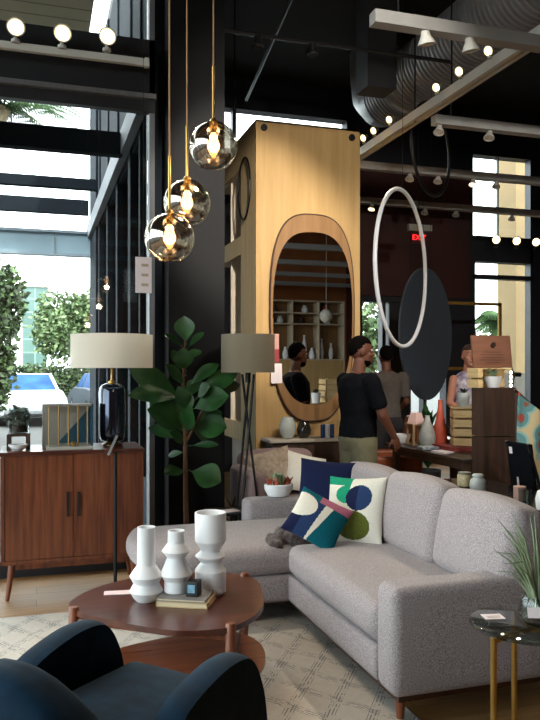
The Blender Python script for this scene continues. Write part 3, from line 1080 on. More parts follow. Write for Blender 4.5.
# planter in a wooden stand
pl = thing('planter', 'grey-leaved plant in a glass cylinder on a small dark wooden stand', 'planter', (-.115, 5.22, SBZ))
b = MB()
for (x, y) in ((-.175, 5.18), (-.055, 5.18), (-.175, 5.28), (-.055, 5.28)):
    b.bx(x - .014, x + .014, y - .012, y + .012, SBZ, SBZ + .10)
b.bx(-.185, -.045, 5.175, 5.285, SBZ + .088, SBZ + .104)
part('stand', b, dark_wood, pl, smooth=False)
part('glass_cylinder', MB().lathe([(.062, 0), (.064, .004), (.064, .17), (.060, .17), (.060, .008), (.0, .006)], (-.115, 5.23, SBZ + .105), n=30, caps=False), clear_glass, pl)
part('soil', MB().cyl((-.115, 5.23, SBZ + .114), (-.115, 5.23, SBZ + .16), .056, n=20), soil, pl)
rng = random.Random(2)
part('foliage', MB().cloud((-.115, 5.23, SBZ + .215), (.075, .07, .075), 240, .035, rng, shell=.2), mat('silver_leaf', '#3b463f', .6, col2='#7b857d', scale=20), pl)
solo('bowl', MB().lathe([(.022, 0), (.03, .002), (.06, .03), (.063, .042), (.058, .042), (.028, .01), (0, .008)], (-.115, 5.13, SBZ), n=28), ceramic, 'little white bowl tucked before the wooden plant stand', 'bowl', (-.115, 5.13, SBZ))

# geometric panelled rack with brass rods
gr = thing('jewelry_rack', 'grey and teal panelled rack of brass rods between the planter and table lamp', 'rack', (.175, 5.2, SBZ))
gx0, gx1, gy, gz = .035, .365, 5.245, SBZ
grey_p = mat('grey_panel', '#8b877f', .7, var=.05)
teal_p = mat('teal_panel', '#123e52', .6, var=.08)
part('back_panel', MB().rbox(((gx0 + gx1) / 2, gy + .01, gz + .15), (gx1 - gx0, .02, .30), r=.006), grey_p, gr)
part('teal_inlay', MB().prism([(gx0 + .10, gy - .002, gz + .03), (gx1 - .002, gy - .002, gz + .03), (gx1 - .002, gy - .002, gz + .285)], (0, .006, 0)), teal_p, gr, smooth=False)
part('side_panel', MB().bx(gx1 - .012, gx1, gy - .12, gy, gz, gz + .30), teal_p, gr, smooth=False)
part('top_panel', MB().bx(gx0, gx1, gy - .10, gy + .02, gz + .285, gz + .30), grey_p, gr, smooth=False)
part('tray', MB().bx(gx0 + .025, gx1 + .0, gy - .16, gy - .002, gz, gz + .018), mat('pale_tray', '#b7b4aa', .6, var=.05), gr, smooth=False)
for k in range(5):
    x = gx0 + .045 + k * .062
    part('rod', MB().cyl((x, gy - .10, gz + .018), (x, gy - .10, gz + .286), .0045, n=10), brass, gr)
solo('bud', MB().lathe([(.0, 0), (.016, .004), (.02, .016), (.012, .03), (0, .034)], (.235, 5.12, SBZ + .018), n=18), brass, 'tiny brass pear ornament in the tray of brass rods', 'ornament', (.235, 5.12, SBZ + .018)).name = 'ornament'

# ------------------------------------------------------------------ armchair
ac_c = Vector((.155, 2.09, 0))
HEAD = math.atan2(.67, .74)          # faces the coffee table and the sofa corner
ac = thing('armchair', 'deep blue velvet armchair with rounded scoop arms facing the coffee table', 'armchair', ac_c, HEAD)
# local: +x forward, +y to its far arm


def arm_shape(y, th_, back_x, front_x, ztop, zback):
    """scoop arm: upright front, rounded crest, sweeping down to the back"""
    pts = [(front_x - .01, .10), (front_x + .005, .30), (front_x - .0, .46), (front_x - .03, .58), (front_x - .09, ztop - .018), (front_x - .18, ztop), (front_x - .28, ztop - .012),
           (front_x - .40, ztop - .05), (front_x - .52, zback), (back_x, zback - .03), (back_x, .10)]
    return pts


def arm_mesh(y0, th_, pts):
    mb = MB()
    N = len(pts)
    cx_ = sum(p[0] for p in pts) / N
    cz_ = sum(p[1] for p in pts) / N
    rings = []
    for (o, sc_) in ((0, .90), (.012, .96), (.03, 1.0), (th_ - .03, 1.0), (th_ - .012, .96), (th_, .90)):
        rings.append([(cx_ + (p[0] - cx_) * (1 - (1 - sc_) * .25), y0 + o, cz_ + (p[1] - cz_) * (1 - (1 - sc_) * .35)) for p in pts])
    vs = [p for r_ in rings for p in r_]
    fs = []
    for i in range(len(rings) - 1):
        for k in range(N):
            fs.append((i * N + k, i * N + (k + 1) % N, (i + 1) * N + (k + 1) % N, (i + 1) * N + k))
    fs += [tuple(range(N - 1, -1, -1)), tuple((len(rings) - 1) * N + k for k in range(N))]
    return mb.add(vs, fs)


def smooth_poly(pts, n=4):
    return [tuple(p) for p in spline(pts, n)]


ap = smooth_poly(arm_shape(0, 0, -.36, .395, .685, .55), 4)
part('arm', arm_mesh(.235, .085, ap), navy_velvet, ac, local=True, angle=60)
part('arm', arm_mesh(-.32, .085, ap), navy_velvet, ac, local=True, angle=60)
part('seat', MB().rbox((.07, 0, .405), (.70, .46, .24), r=.045, bulge=(.01, 0, .02), n=8), navy_velvet, ac, local=True)
part('seat_base', MB().rbox((.02, 0, .205), (.70, .46, .15), r=.03), navy_velvet, ac, local=True)


def shell_warp(p, e):
    p = Vector(p)
    p.x += .07 * e[1] ** 2
    p.x -= .05 * max(0, p.z + .1)
    p.z -= .24 * abs(e[1]) ** 2.2 * max(0, e[2])
    return p


part('backrest', MB().rbox((-.285, -.01, .455), (.13, .60, .68), r=.05, bulge=(.01, 0, .0), n=10, warp=shell_warp), navy_velvet, ac, local=True)
part('back_cushion', MB().rbox((-.205, .03, .515), (.08, .36, .40), r=.044, bulge=(.015, 0, .02), n=8, M=Matrix.Rotation(-.12, 3, 'Y')), navy_velvet, ac, local=True)
for (x, y) in ((.32, .24), (.32, -.24), (-.34, .24), (-.34, -.24)):
    part('leg', MB().cyl((x, y, .14), (x * 1.04, y * 1.04, .016), .02, .013, n=12), leg_wood, ac, local=True)

# ------------------------------------------------------------------ glass side table
gt = thing('side_table', 'round smoked-glass side table on slim brass legs beside the sofa arm', 'side table', (1.72, 2.30, 0))
gc = Vector((1.72, 2.30, 0))
part('glass_top', MB().lathe([(.204, .558), (.212, .562), (.212, .568), (.204, .572)], gc, n=64), smoke_glass, gt)
legs_a = (198, 69, 318)
for a in legs_a:
    p = gc + Vector(((.203) * math.cos(R(a)), .203 * math.sin(R(a)), 0))
    part('leg', MB().cyl(p + Vector((0, 0, .0)), p + Vector((0, 0, .558)), .0115, n=16), brass, gt)
    part('crossbar', MB().box((p + gc) / 2 + Vector((0, 0, .548)), (.205, .014, .018), R(a)), brass, gt, smooth=False)
# things on the glass table
GZ = .5725
te = thing('terrarium', 'round glass bowl holding a spiky air plant on the glass table', 'terrarium', (1.735, 2.255, GZ))
tc = Vector((1.735, 2.255, GZ))
part('glass_bowl', MB().lathe([(.03, .0), (.05, .004), (.072, .03), (.078, .055), (.072, .09), (.06, .11), (.057, .11), (.068, .09), (.074, .055), (.068, .034), (.048, .01), (0, .008)], tc, n=40, caps=False), clear_glass, te)
part('pebbles', MB().ell(tc + Vector((0, 0, .022)), (.055, .055, .012)), mat('pebble_bed', '#4a3730', .9, var=.4, scale=60), te)
rng = random.Random(11)
ap_ = MB()
for k in range(46):
    a = rng.uniform(0, 2 * PI)
    sp = rng.uniform(.02, .17)
    hh = rng.uniform(.16, .36)
    if k < 12:
        a, sp, hh = R(rng.uniform(125, 200)), rng.uniform(.07, .17), rng.uniform(.20, .35)
    b0 = tc + Vector((.014 * math.cos(a), .014 * math.sin(a), .05))
    p1 = b0 + Vector((sp * .25 * math.cos(a), sp * .25 * math.sin(a), hh * .45))
    p2 = b0 + Vector((sp * .6 * math.cos(a), sp * .6 * math.sin(a), hh * .8))
    p3 = b0 + Vector((sp * math.cos(a), sp * math.sin(a), hh * (1.0 if rng.random() < .7 else .82)))
    ap_.tube([b0, p1, p2, p3], [.006, .0048, .0032, .0008], n=6)
part('air_plant', ap_, leaf_air, te)
part('root_ball', MB().ell(tc + Vector((0, 0, .05)), (.03, .03, .035)), mat('dry_root', '#6a4630', .9, var=.3, scale=40), te)
M_ = Matrix.Rotation(R(-18), 3, 'Z')
solo('price_card', MB().box((1.625, 2.385, GZ + .003), (.075, .055, .002), R(-12)).box((1.625, 2.385, GZ + .0045), (.05, .004, .0006), R(-12), mi=1).box((1.622, 2.372, GZ + .0045), (.05, .004, .0006), R(-12), mi=1),
     [paper, ink_grey], 'pink paper card lying alone on the rim of the glass table', 'card', (1.625, 2.385, GZ), smooth=False)
solo('plant_tag', MB().box((1.66, 2.19, GZ + .075), (.046, .002, .036), R(-20), rx=R(-25)).cyl((1.675, 2.2, GZ + .125), (1.663, 2.19, GZ + .09), .001, n=5), paper, 'small white tag hanging on the glass bowl of the air plant', 'tag', (1.66, 2.19, GZ + .06), smooth=False)

# ------------------------------------------------------------------ fiddle-leaf fig
PY = 5.42
def at(u, v, y):
    """point on the plane at depth y that the photograph shows at pixel u, v"""
    r, up = (u - 270) / F_PX, (HZ - v) / F_PX
    dx, dy = r * CT + ST, -r * ST + CT
    t = y / dy
    return Vector((dx * t, y, EYE + up * t))


fig = thing('fiddle_leaf_fig', 'tall fiddle-leaf fig with big glossy leaves in front of the black column', 'plant', (1.06, PY, 0))
part('pot', MB().lathe([(.12, 0), (.135, .01), (.16, .30), (.163, .31), (.15, .31), (.145, .26), (.0, .255)], (1.06, PY, 0), n=36), mat('dark_planter', '#1c1c1e', .6, var=.1), fig)
part('soil', MB().cyl((1.06, PY, .255), (1.06, PY, .27), .145, n=28), soil, fig)
part('trunk', MB().tube([(1.06, PY, .25), (1.055, PY + .01, .6), (1.05, PY, 1.0), (1.03, PY - .01, 1.35), (1.05, PY, 1.75)], [.022, .019, .016, .012, .006], n=10)
     .tube([(1.05, PY, .95), (1.15, PY - .05, 1.15), (1.22, PY - .08, 1.3)], [.011, .009, .006]), bark, fig)
LV = [  # base, tip (photo pixels), width, depth shift of tip
    (186, 345, 184, 316, .155, -.03), (186, 350, 164, 334, .06, -.10), (186, 350, 204, 332, .06, .08), (186, 372, 182, 348, .15, -.12), (186, 376, 172, 350, .08, .1),
    (186, 388, 166, 364, .09, -.08), (186, 388, 219, 364, .11, -.02), (186, 402, 129, 370, .20, -.05), (186, 398, 128, 396, .17, -.16), (187, 412, 178, 386, .11, -.1),
    (187, 422, 184, 388, .14, -.02), (190, 410, 229, 396, .21, -.18), (192, 402, 238, 371, .17, -.04), (196, 398, 210, 386, .12, -.14), (200, 396, 240, 384, .15, .08),
    (187, 430, 147, 410, .23, -.16), (187, 436, 166, 406, .16, .05), (187, 434, 192, 408, .15, -.18), (190, 428, 227, 428, .22, -.16), (190, 432, 222, 412, .19, -.04),
    (187, 440, 148, 428, .11, .06), (186, 446, 170, 432, .09, -.1), (188, 446, 219, 445, .06, -.1), (186, 452, 168, 456, .06, .1),
    (186, 470, 164, 474, .12, -.16), (188, 470, 221, 482, .21, -.15), (187, 418, 150, 396, .2, .1), (186, 362, 200, 350, .09, .14), (186, 400, 200, 380, .13, .16), (187, 425, 207, 440, .15, .14)]
fo = MB()
pe = MB()
for (bu, bv, tu, tv, w, dy) in LV:
    b0, t0 = at(bu, bv, PY), at(tu, tv, PY + dy)
    stemp = b0.lerp(t0, .12)
    pe.tube([b0, stemp], .004, n=6)
    face = Vector((-.25, -.75, .55))
    fo.leaf(stemp, t0, w, up=face, droop=.12, fold=.22, belly=.6, n=10)
part('foliage', fo, leaf_fig, fig, angle=80)
part('leaf_stalk', pe, mat('stalk_green', '#3d5a2a', .6, var=.1), fig)

# ------------------------------------------------------------------ glass globe pendants
def globe_mat():
    m, nt, out = newmat('half_silvered_globe')
    t = nt.nodes.new('ShaderNodeBsdfTransparent')
    t.inputs['Color'].default_value = lin('#d3cdc4')
    g = nt.nodes.new('ShaderNodeBsdfGlossy')
    g.inputs['Color'].default_value = lin('#cdc6bb')
    g.inputs['Roughness'].default_value = .03
    v = coords(nt)
    sep = nt.nodes.new('ShaderNodeSeparateXYZ')
    nt.links.new(v, sep.inputs[0])
    mr = nt.nodes.new('ShaderNodeMapRange')
    mr.inputs['From Min'].default_value = -.09
    mr.inputs['From Max'].default_value = .10
    mr.inputs['To Min'].default_value = .22
    mr.inputs['To Max'].default_value = .80
    nt.links.new(sep.outputs[2], mr.inputs['Value'])
    mx = nt.nodes.new('ShaderNodeMixShader')
    nt.links.new(mr.outputs[0], mx.inputs[0])
    nt.links.new(t.outputs[0], mx.inputs[1])
    nt.links.new(g.outputs[0], mx.inputs[2])
    nt.links.new(mx.outputs[0], out.inputs['Surface'])
    return m


GM = globe_mat()
RG = .104


def pendant(loc, label):
    t = thing('globe_pendant', label, 'pendant light', loc, group='glass globe pendants')
    a0 = .15
    prof = []
    for k in range(25):
        a = a0 + (PI - a0 - .62) * k / 24
        prof.append((RG * math.sin(a), RG * math.cos(a)))
    bot = prof[-1]
    prof += [(bot[0] * .94, bot[1] - .004), (bot[0] * .90, bot[1] + .001)]
    part('globe', MB().lathe(prof, n=48, caps=False), GM, t, local=True, angle=80)
    part('socket_cap', MB().lathe([(.018, RG - .03), (.018, RG + .004), (.012, RG + .012), (.006, RG + .016)], n=20), brass, t, local=True)
    part('stem', MB().cyl((0, 0, RG + .01), (0, 0, RG + .24), .006, n=12), brass, t, local=True)
    part('cord', MB().cyl((0, 0, RG + .24), (0, 0, CEIL - loc[2]), .0035, n=8), mat('tan_cord', '#b08a5a', .7, var=.1), t, local=True)
    b = part('bulb', MB().lathe([(.0, -.030), (.014, -.026), (.025, -.012), (.027, .004), (.020, .026), (.011, .04), (.011, .055)], n=20), mat('bulb_glass_lit', '#fff0d0', .3, var=.02), t, local=True)
    b.data.materials[0] = emit('bulb_glow', '#ffc078', 7)
    part('filament', MB().cyl((0, 0, .055), (0, 0, RG - .02), .013, n=12), brass, t, local=True).name = 'bulb_socket'
    l = bpy.data.lights.new('pendant_lamp', 'POINT')
    l.energy = 3
    l.color = (1, .76, .48)
    l.shadow_soft_size = .03
    o = bpy.data.objects.new('pendant_lamp', l)
    COL.objects.link(o)
    o.location = Vector(loc) + Vector((0, 0, -.07))
    return t


def at_t(u, v, t):
    r, up = (u - 270) / F_PX, (HZ - v) / F_PX
    return Vector((t * (r * CT + ST), t * (-r * ST + CT), EYE + up * t))


pendant(at_t(213.5, 146, 3.2), 'highest of the three mirrored glass globe pendants')
pendant(at_t(187, 203, 3.3), 'middle of the three mirrored glass globe pendants, partly behind the lowest')
pendant(at_t(169.5, 238, 3.1), 'lowest of the three mirrored glass globe pendants')
tagc = thing('hanging_card', 'white printed card hanging on a thread by the window corner under the glass globes', 'card', (.73, 5.3, 2.04))
pc = at(143.5, 275, 5.3)
part('card', MB().box(pc, (.115, .004, .255)), paper, tagc, smooth=False)
g_ = MB()
for dz in (.07, 0, -.07):
    g_.box(pc + Vector((.01, -.003, dz)), (.05, .001, .02))
part('print', g_, mat('tan_print', '#b7a58e', .8, var=.05), tagc, smooth=False)
part('thread', MB().cyl(pc + Vector((0, 0, .127)), (pc.x, pc.y, CEIL), .0015, n=5), black_metal, tagc)

# ------------------------------------------------------------------ tripod floor lamp
FLY = 5.32
fl = thing('floor_lamp', 'black tripod floor lamp with a greige drum shade in front of the plywood tower', 'floor lamp', (1.50, FLY, 0))
fc = Vector((1.505, FLY, 0))
part('lamp_shade', MB().lathe([(.194, 1.475), (.20, 1.474), (.20, 1.757), (.194, 1.756), (.192, 1.756), (.192, 1.475), (.194, 1.475)], fc, n=48, caps=False)
     .cyl(fc + Vector((-.19, 0, 1.72)), fc + Vector((.19, 0, 1.72)), .003, n=6), grey_shade, fl)
part('socket', MB().cyl(fc + Vector((0, 0, 1.40)), fc + Vector((0, 0, 1.60)), .02, n=16), black_metal, fl)
for k, (a, b) in enumerate((((-.045, 0, 1.46), (.145, .03, 0)), ((.04, -.02, 1.46), (-.115, -.10, 0)), ((.02, .03, 1.46), (-.085, .16, 0)))):
    a, b = Vector(a), Vector(b)
    part('leg', MB().cyl(fc + a, fc + a + (b - a), .0095, .008, n=12), black_metal, fl)
dk = thing('dried_plant', 'dark dried leafy plant in a low pot at the foot of the tripod lamp', 'plant', (1.455, 5.56, 0))
part('pot', MB().lathe([(.04, 0), (.05, .01), (.055, .2), (.05, .2), (.048, .17), (0, .165)], (1.455, 5.56, 0), n=24), black_metal, dk)
rng = random.Random(8)
lf = MB()
for k in range(30):
    a = rng.uniform(0, 6.28)
    rr = rng.uniform(.02, .085)
    b0 = Vector((1.455, 5.56, .19))
    t0 = b0 + Vector((rr * math.cos(a), rr * math.sin(a), rng.uniform(.12, .34)))
    lf.leaf(b0, t0, rng.uniform(.03, .05), droop=.2, n=5)
part('foliage', lf, mat('dry_leaf', '#17130f', .6, col2='#4a3520', scale=14), dk)

# ------------------------------------------------------------------ plywood display tower with its mirror
UX0, UX1, UY0, UY1, UZ = 1.90, 2.93, 6.45, 8.0, 3.77
ut = thing('display_tower', 'tall pale plywood display tower with open cubbies on its side', 'display tower', (2.41, 7.2, 0))
part('front_panel', MB().bx(UX0, UX1, UY0, UY0 + .02, 0, UZ), oak, ut, smooth=False)
sd = MB().bx(UX0, UX0 + .02, UY0 + .02, UY0 + .52, 0, UZ).bx(UX0, UX0 + .02, UY1 - .08, UY1, 0, UZ)
sd.bx(UX0, UX0 + .02, UY0 + .52, UY1 - .08, UZ - .32, UZ).bx(UX0, UX0 + .02, UY0 + .52, UY1 - .08, 2.62, 2.80).bx(UX0, UX0 + .02, UY0 + .52, UY1 - .08, .80, .98)
part('side_panel', sd, mat('birch_edge', '#d2b07c', .6, col2='#dfc192', scale=3, stretch=(6, 6, .5), spec=.3), ut, smooth=False)
part('side_panel', MB().bx(UX1 - .02, UX1, UY0 + .02, UY1, 0, UZ), oak, ut, smooth=False)
part('top_panel', MB().bx(UX0, UX1, UY0, UY1, UZ - .02, UZ), oak, ut, smooth=False)
cubby = mat('cubby_white', '#e4d4bf', .8, var=.05)
part('cubby_back', MB().bx(UX0 + .16, UX0 + .18, UY0 + .5, UY1 - .08, 0, UZ - .02), cubby, ut, smooth=False)
for z in (.80, 1.75, 2.62, 3.43):
    part('shelf', MB().bx(UX0 + .02, UX0 + .16, UY0 + .5, UY1 - .08, z, z + .02), cubby, ut, smooth=False)
part('divider', MB().bx(UX0 + .02, UX0 + .16, UY0 + .98, UY0 + 1.0, .82, UZ - .05), cubby, ut, smooth=False)
for (x, z) in ((1.975, 3.70), (2.845, 3.69)):
    part('bolt', MB().cyl((x, UY0, z), (x, UY0 - .012, z), .032, n=24).cyl((x, UY0 - .012, z), (x, UY0 - .018, z), .018, n=16), black_metal, ut)
hp = at(245, 189, 6.8)
solo('wall_hoop', MB().tube([(1.885, 6.80 + .21 * math.cos(a), 3.22 + .29 * math.sin(a)) for a in [2 * PI * k / 48 for k in range(48)]], .009, n=8, closed=True), black_metal,
     'dark oval hoop hanging flat on the side of the plywood tower', 'hoop', (1.885, 6.8, 2.93))


def squircle(cx_, cz_, hw, hh, pw, n=72, flare=0.0):
    o = []
    for k in range(n):
        a = 2 * PI * k / n
        c, s_ = math.cos(a), math.sin(a)
        kx = 1 - flare * max(0, -s_) ** 1.3
        o.append((cx_ + hw * kx * abs(c) ** (2 / pw) * (1 if c > 0 else -1), cz_ + hh * abs(s_) ** (2 / pw) * (1 if s_ > 0 else -1)))
    return o


mr = thing('wall_mirror', 'tall rounded mirror in a deep oak frame on the plywood tower', 'mirror', (2.44, UY0, 1.0))
mx_, mz_ = 2.44, 1.975
fr_o = squircle(mx_, mz_, .415, .955, 3.0, flare=.16)
gl_o = squircle(mx_, mz_ - .005, .392, .795, 2.8, flare=.15)
part('frame', MB().prism([(x, UY0 - .002, z) for x, z in fr_o], (0, -.035, 0)), oak_warm, mr, angle=50)
part('edge_band', MB().tube([(x, UY0 - .03, z) for x, z in fr_o], .009, n=8, closed=True), mat('edge_walnut', '#3a2214', .5, var=.1), mr)
mm, nt_, out_ = newmat('silvered_mirror')
gg = nt_.nodes.new('ShaderNodeBsdfGlossy')
gg.inputs['Color'].default_value = (.78, .78, .78, 1)
gg.inputs['Roughness'].default_value = 0.0
nt_.links.new(gg.outputs[0], out_.inputs['Surface'])
part('mirror_glass', MB().prism([(x, UY0 - .0375, z) for x, z in gl_o], (0, -.006, 0)), mm, mr, smooth=False)
for (z, m_, hh) in ((1.62, mat('red_card', '#8a2f34', .7, var=.1), .10), (1.46, paper, .12), (1.735, mat('rose_card', '#b98a80', .7, var=.05), .10)):
    pass
hk = thing('hang_tag', 'rose and red hanging tag fixed on plywood beside the mirror', 'tag', (2.0, UY0 - .01, 1.55))
part('card', MB().bx(2.03, 2.105, UY0 - .046, UY0 - .001, 1.56, 1.82), mat('rose_card', '#b39086', .7, var=.05), hk, smooth=False)
part('red_band', MB().bx(2.03, 2.105, UY0 - .048, UY0 - .045, 1.56, 1.68), mat('red_card', '#8a2f34', .7, var=.1), hk, smooth=False)
solo('price_card', MB().bx(2.03, 2.135, UY0 - .046, UY0 - .040, 1.37, 1.55), paper, 'blank white price card fixed on plywood below the red tag', 'card', (2.04, UY0 - .009, 1.37), smooth=False)

# ------------------------------------------------------------------ console below the mirror
cn = thing('console_table', 'narrow console with pale top and dark body below the mirror', 'console table', (2.3, 6.28, 0))
part('top', MB().rbox((2.29, 6.285, .865), (.70, .27, .03), r=.006), mat('console_top', '#b9aea0', .5, var=.05), cn)
part('body', MB().bx(1.97, 2.61, 6.18, 6.41, .50, .85), dark_wood, cn, smooth=False)
for (x, y) in ((1.98, 6.19), (2.6, 6.19), (1.98, 6.40), (2.6, 6.40)):
    part('leg', MB().cyl((x, y, .5), (x, y, 0), .018, .012, n=10), dark_wood, cn)
CZ = .8805
egg = [(.03, 0), (.045, .003), (.068, .05), (.075, .09), (.066, .14), (.048, .19), (.045, .19), (.062, .14), (.071, .09), (.064, .05), (.04, .008), (0, .006)]
solo('vase', MB().lathe(egg, (2.135, 6.25, CZ), n=36, caps=False), mat('milky_glass', '#b4bab5', .12, var=.08, scale=14, spec=.7), 'pale milky glass vase on the console below the mirror', 'vase', (2.135, 6.25, CZ))
solo('vase', MB().lathe([(r * .9, z * .78) for r, z in egg], (2.29, 6.25, CZ), n=36, caps=False), mat('smoke_ceramic', '#2b2926', .12, var=.3, scale=8, spec=.8), 'dark smoky round vase beside the pale milky vase on the console', 'vase', (2.29, 6.25, CZ))
for k, (x, c_, lb) in enumerate(((2.46, '#1f3a66', 'blue glass tumbler on the console next to the man'), (2.505, '#c9cdd0', 'white tumbler between two blue ones on the console'), (2.55, '#24406e', 'blue tumbler on the console end behind the man'))):
    solo('tumbler', MB().lathe([(.017, 0), (.02, .004), (.021, .12), (.019, .12), (.017, .01), (0, .008)], (x, 6.22 + .02 * (k % 2), CZ), n=20, caps=False), mat('tumbler%s' % c_, c_, .25, var=.1), lb, 'tumbler', (x, 6.22 + .02 * (k % 2), CZ), group='tumblers on the console')

# ------------------------------------------------------------------ mauve armchair behind the sofa
mc = thing('armchair', 'mauve upholstered armchair between the grey sofa and the mirror console', 'armchair', (1.93, 5.68, 0))
part('backrest', MB().rbox((1.93, 5.98, .58), (.66, .16, .46), r=.07, n=6, bulge=(0, .01, .02)), mauve_fab, mc)
part('arm', MB().rbox((1.61, 5.70, .46), (.14, .70, .50), r=.06, n=6), mauve_fab, mc)
part('arm', MB().rbox((2.25, 5.70, .46), (.14, .70, .50), r=.06, n=6), mauve_fab, mc)
part('seat', MB().rbox((1.93, 5.62, .36), (.50, .58, .20), r=.05, n=6, bulge=(0, 0, .015)), mauve_fab, mc)
for (x, y) in ((1.62, 5.42), (2.24, 5.42), (1.62, 5.98), (2.24, 5.98)):
    part('leg', MB().cyl((x, y, .22), (x, y, 0), .02, .014, n=10), leg_wood, mc)
pk = mat('taupe_print', '#8c7a6a', .95, col2='#b3a392', scale=26, spec=.1)
throw_pillow_plain = MB().pillow(.38, .38, .14, frame_m((-.25, -.85, .4), roll=.25).to_4x4(), lambda u, v: 0, n=20)
solo('throw_pillow', throw_pillow_plain, [pk], 'taupe patterned pillow on the mauve armchair', 'pillow', (1.84, 5.80, .655), local=True, angle=70)
solo('throw_pillow', MB().pillow(.36, .36, .14, frame_m((.05, -.8, .5), roll=-.3).to_4x4(), lambda u, v: 0, n=20), [white_cloth], 'plain ivory pillow on the mauve armchair', 'pillow', (2.11, 5.73, .64), local=True, angle=70)

# succulent bowl on the far sofa arm
sbw = thing('succulent_bowl', 'white oval bowl of red and green succulents on the far sofa arm', 'planter', (1.66, 5.06, .585))
bwl = MB().lathe([(.06, 0), (.075, .004), (.078, .012), (.098, .05), (.102, .085), (.094, .09), (.088, .07), (0, .068)], (0, 0, 0), n=36)
part('bowl', MB().add([(1.66 + p[0] * 1.05, 5.06 + p[1] * .82, .586 + p[2]) for p in bwl.v], bwl.f), ceramic, sbw)
rng = random.Random(3)
sr, sg = MB(), MB()
for k in range(90):
    a = rng.uniform(0, 6.28)
    rr = rng.uniform(.0, .085)
    p = Vector((1.66 + rr * math.cos(a) * 1.05, 5.06 + rr * math.sin(a) * .75, .655))
    t_ = p + Vector((rng.uniform(-.035, .035), rng.uniform(-.02, .02), rng.uniform(.035, .075)))
    tgt = sg if abs(p.x - 1.66) < .025 else sr
    tgt.leaf(p, t_ + Vector((0, 0, .03 if tgt is sg else 0)), .030, droop=.1, n=5)
part('red_succulent', sr, mat('red_leaf', '#7e2a20', .5, col2='#b0503a', scale=20), sbw)
part('green_succulent', sg, mat('sage_leaf', '#5f7a52', .5, col2='#9fb08a', scale=20), sbw)
nt2 = solo('nesting_table', MB().rbox((1.36, 5.34, .44), (.32, .26, .02), r=.008).cyl((1.25, 5.40, .43), (1.25, 5.40, 0), .012).cyl((1.47, 5.40, .43), (1.47, 5.40, 0), .012).cyl((1.36, 5.26, .43), (1.36, 5.26, 0), .012),
           black_metal, 'low black table behind the chaise below the tripod lamp', 'side table', (1.36, 5.34, 0))
solo('leaflet', MB().box((1.33, 5.30, .453), (.19, .11, .004), R(14)), paper, 'white folded leaflet on the low black table behind the chaise', 'leaflet', (1.33, 5.30, .451), smooth=False)
# ------------------------------------------------------------------ people
def hand(mb, wrist, d, palm_n, k=1.0, curl=.35):
    """palm, four bent fingers and a thumb leaving the palm's side"""
    d = Vector(d).normalized()
    nrm = Vector(palm_n)
    nrm = (nrm - d * nrm.dot(d)).normalized()
    sd_ = d.cross(nrm)
    w = Vector(wrist)
    pc_ = w + d * .045 * k
    M = Matrix((sd_, d, nrm)).transposed()
    mb.ell(pc_, (.040 * k, .052 * k, .016 * k), M)
    for i, (o, L) in enumerate(((-.030, .062), (-.010, .074), (.010, .070), (.029, .055))):
        a = w + d * .085 * k + sd_ * o * k
        d1 = (d + nrm * curl * .6).normalized()
        d2 = (d + nrm * curl * 2.0).normalized()
        b = a + d1 * L * .5 * k
        c = b + d2 * L * .5 * k
        mb.limb(w + d * .05 * k + sd_ * o * .8 * k, a, .0095 * k, .009 * k, 8)
        mb.limb(a, b, .009 * k, .0085 * k, 8)
        mb.limb(b, c, .0085 * k, .007 * k, 8)
    a = w + d * .03 * k - sd_ * .03 * k
    b = a + (d * .6 - sd_ * .75 + nrm * .35).normalized() * .042 * k
    c = b + (d * .95 - sd_ * .15 + nrm * .35).normalized() * .030 * k
    mb.limb(w + d * .02 * k - sd_ * .012 * k, a, .012 * k, .0115 * k, 8)
    mb.limb(a, b, .0115 * k, .0095 * k, 8)
    mb.limb(b, c, .0095 * k, .008 * k, 8)


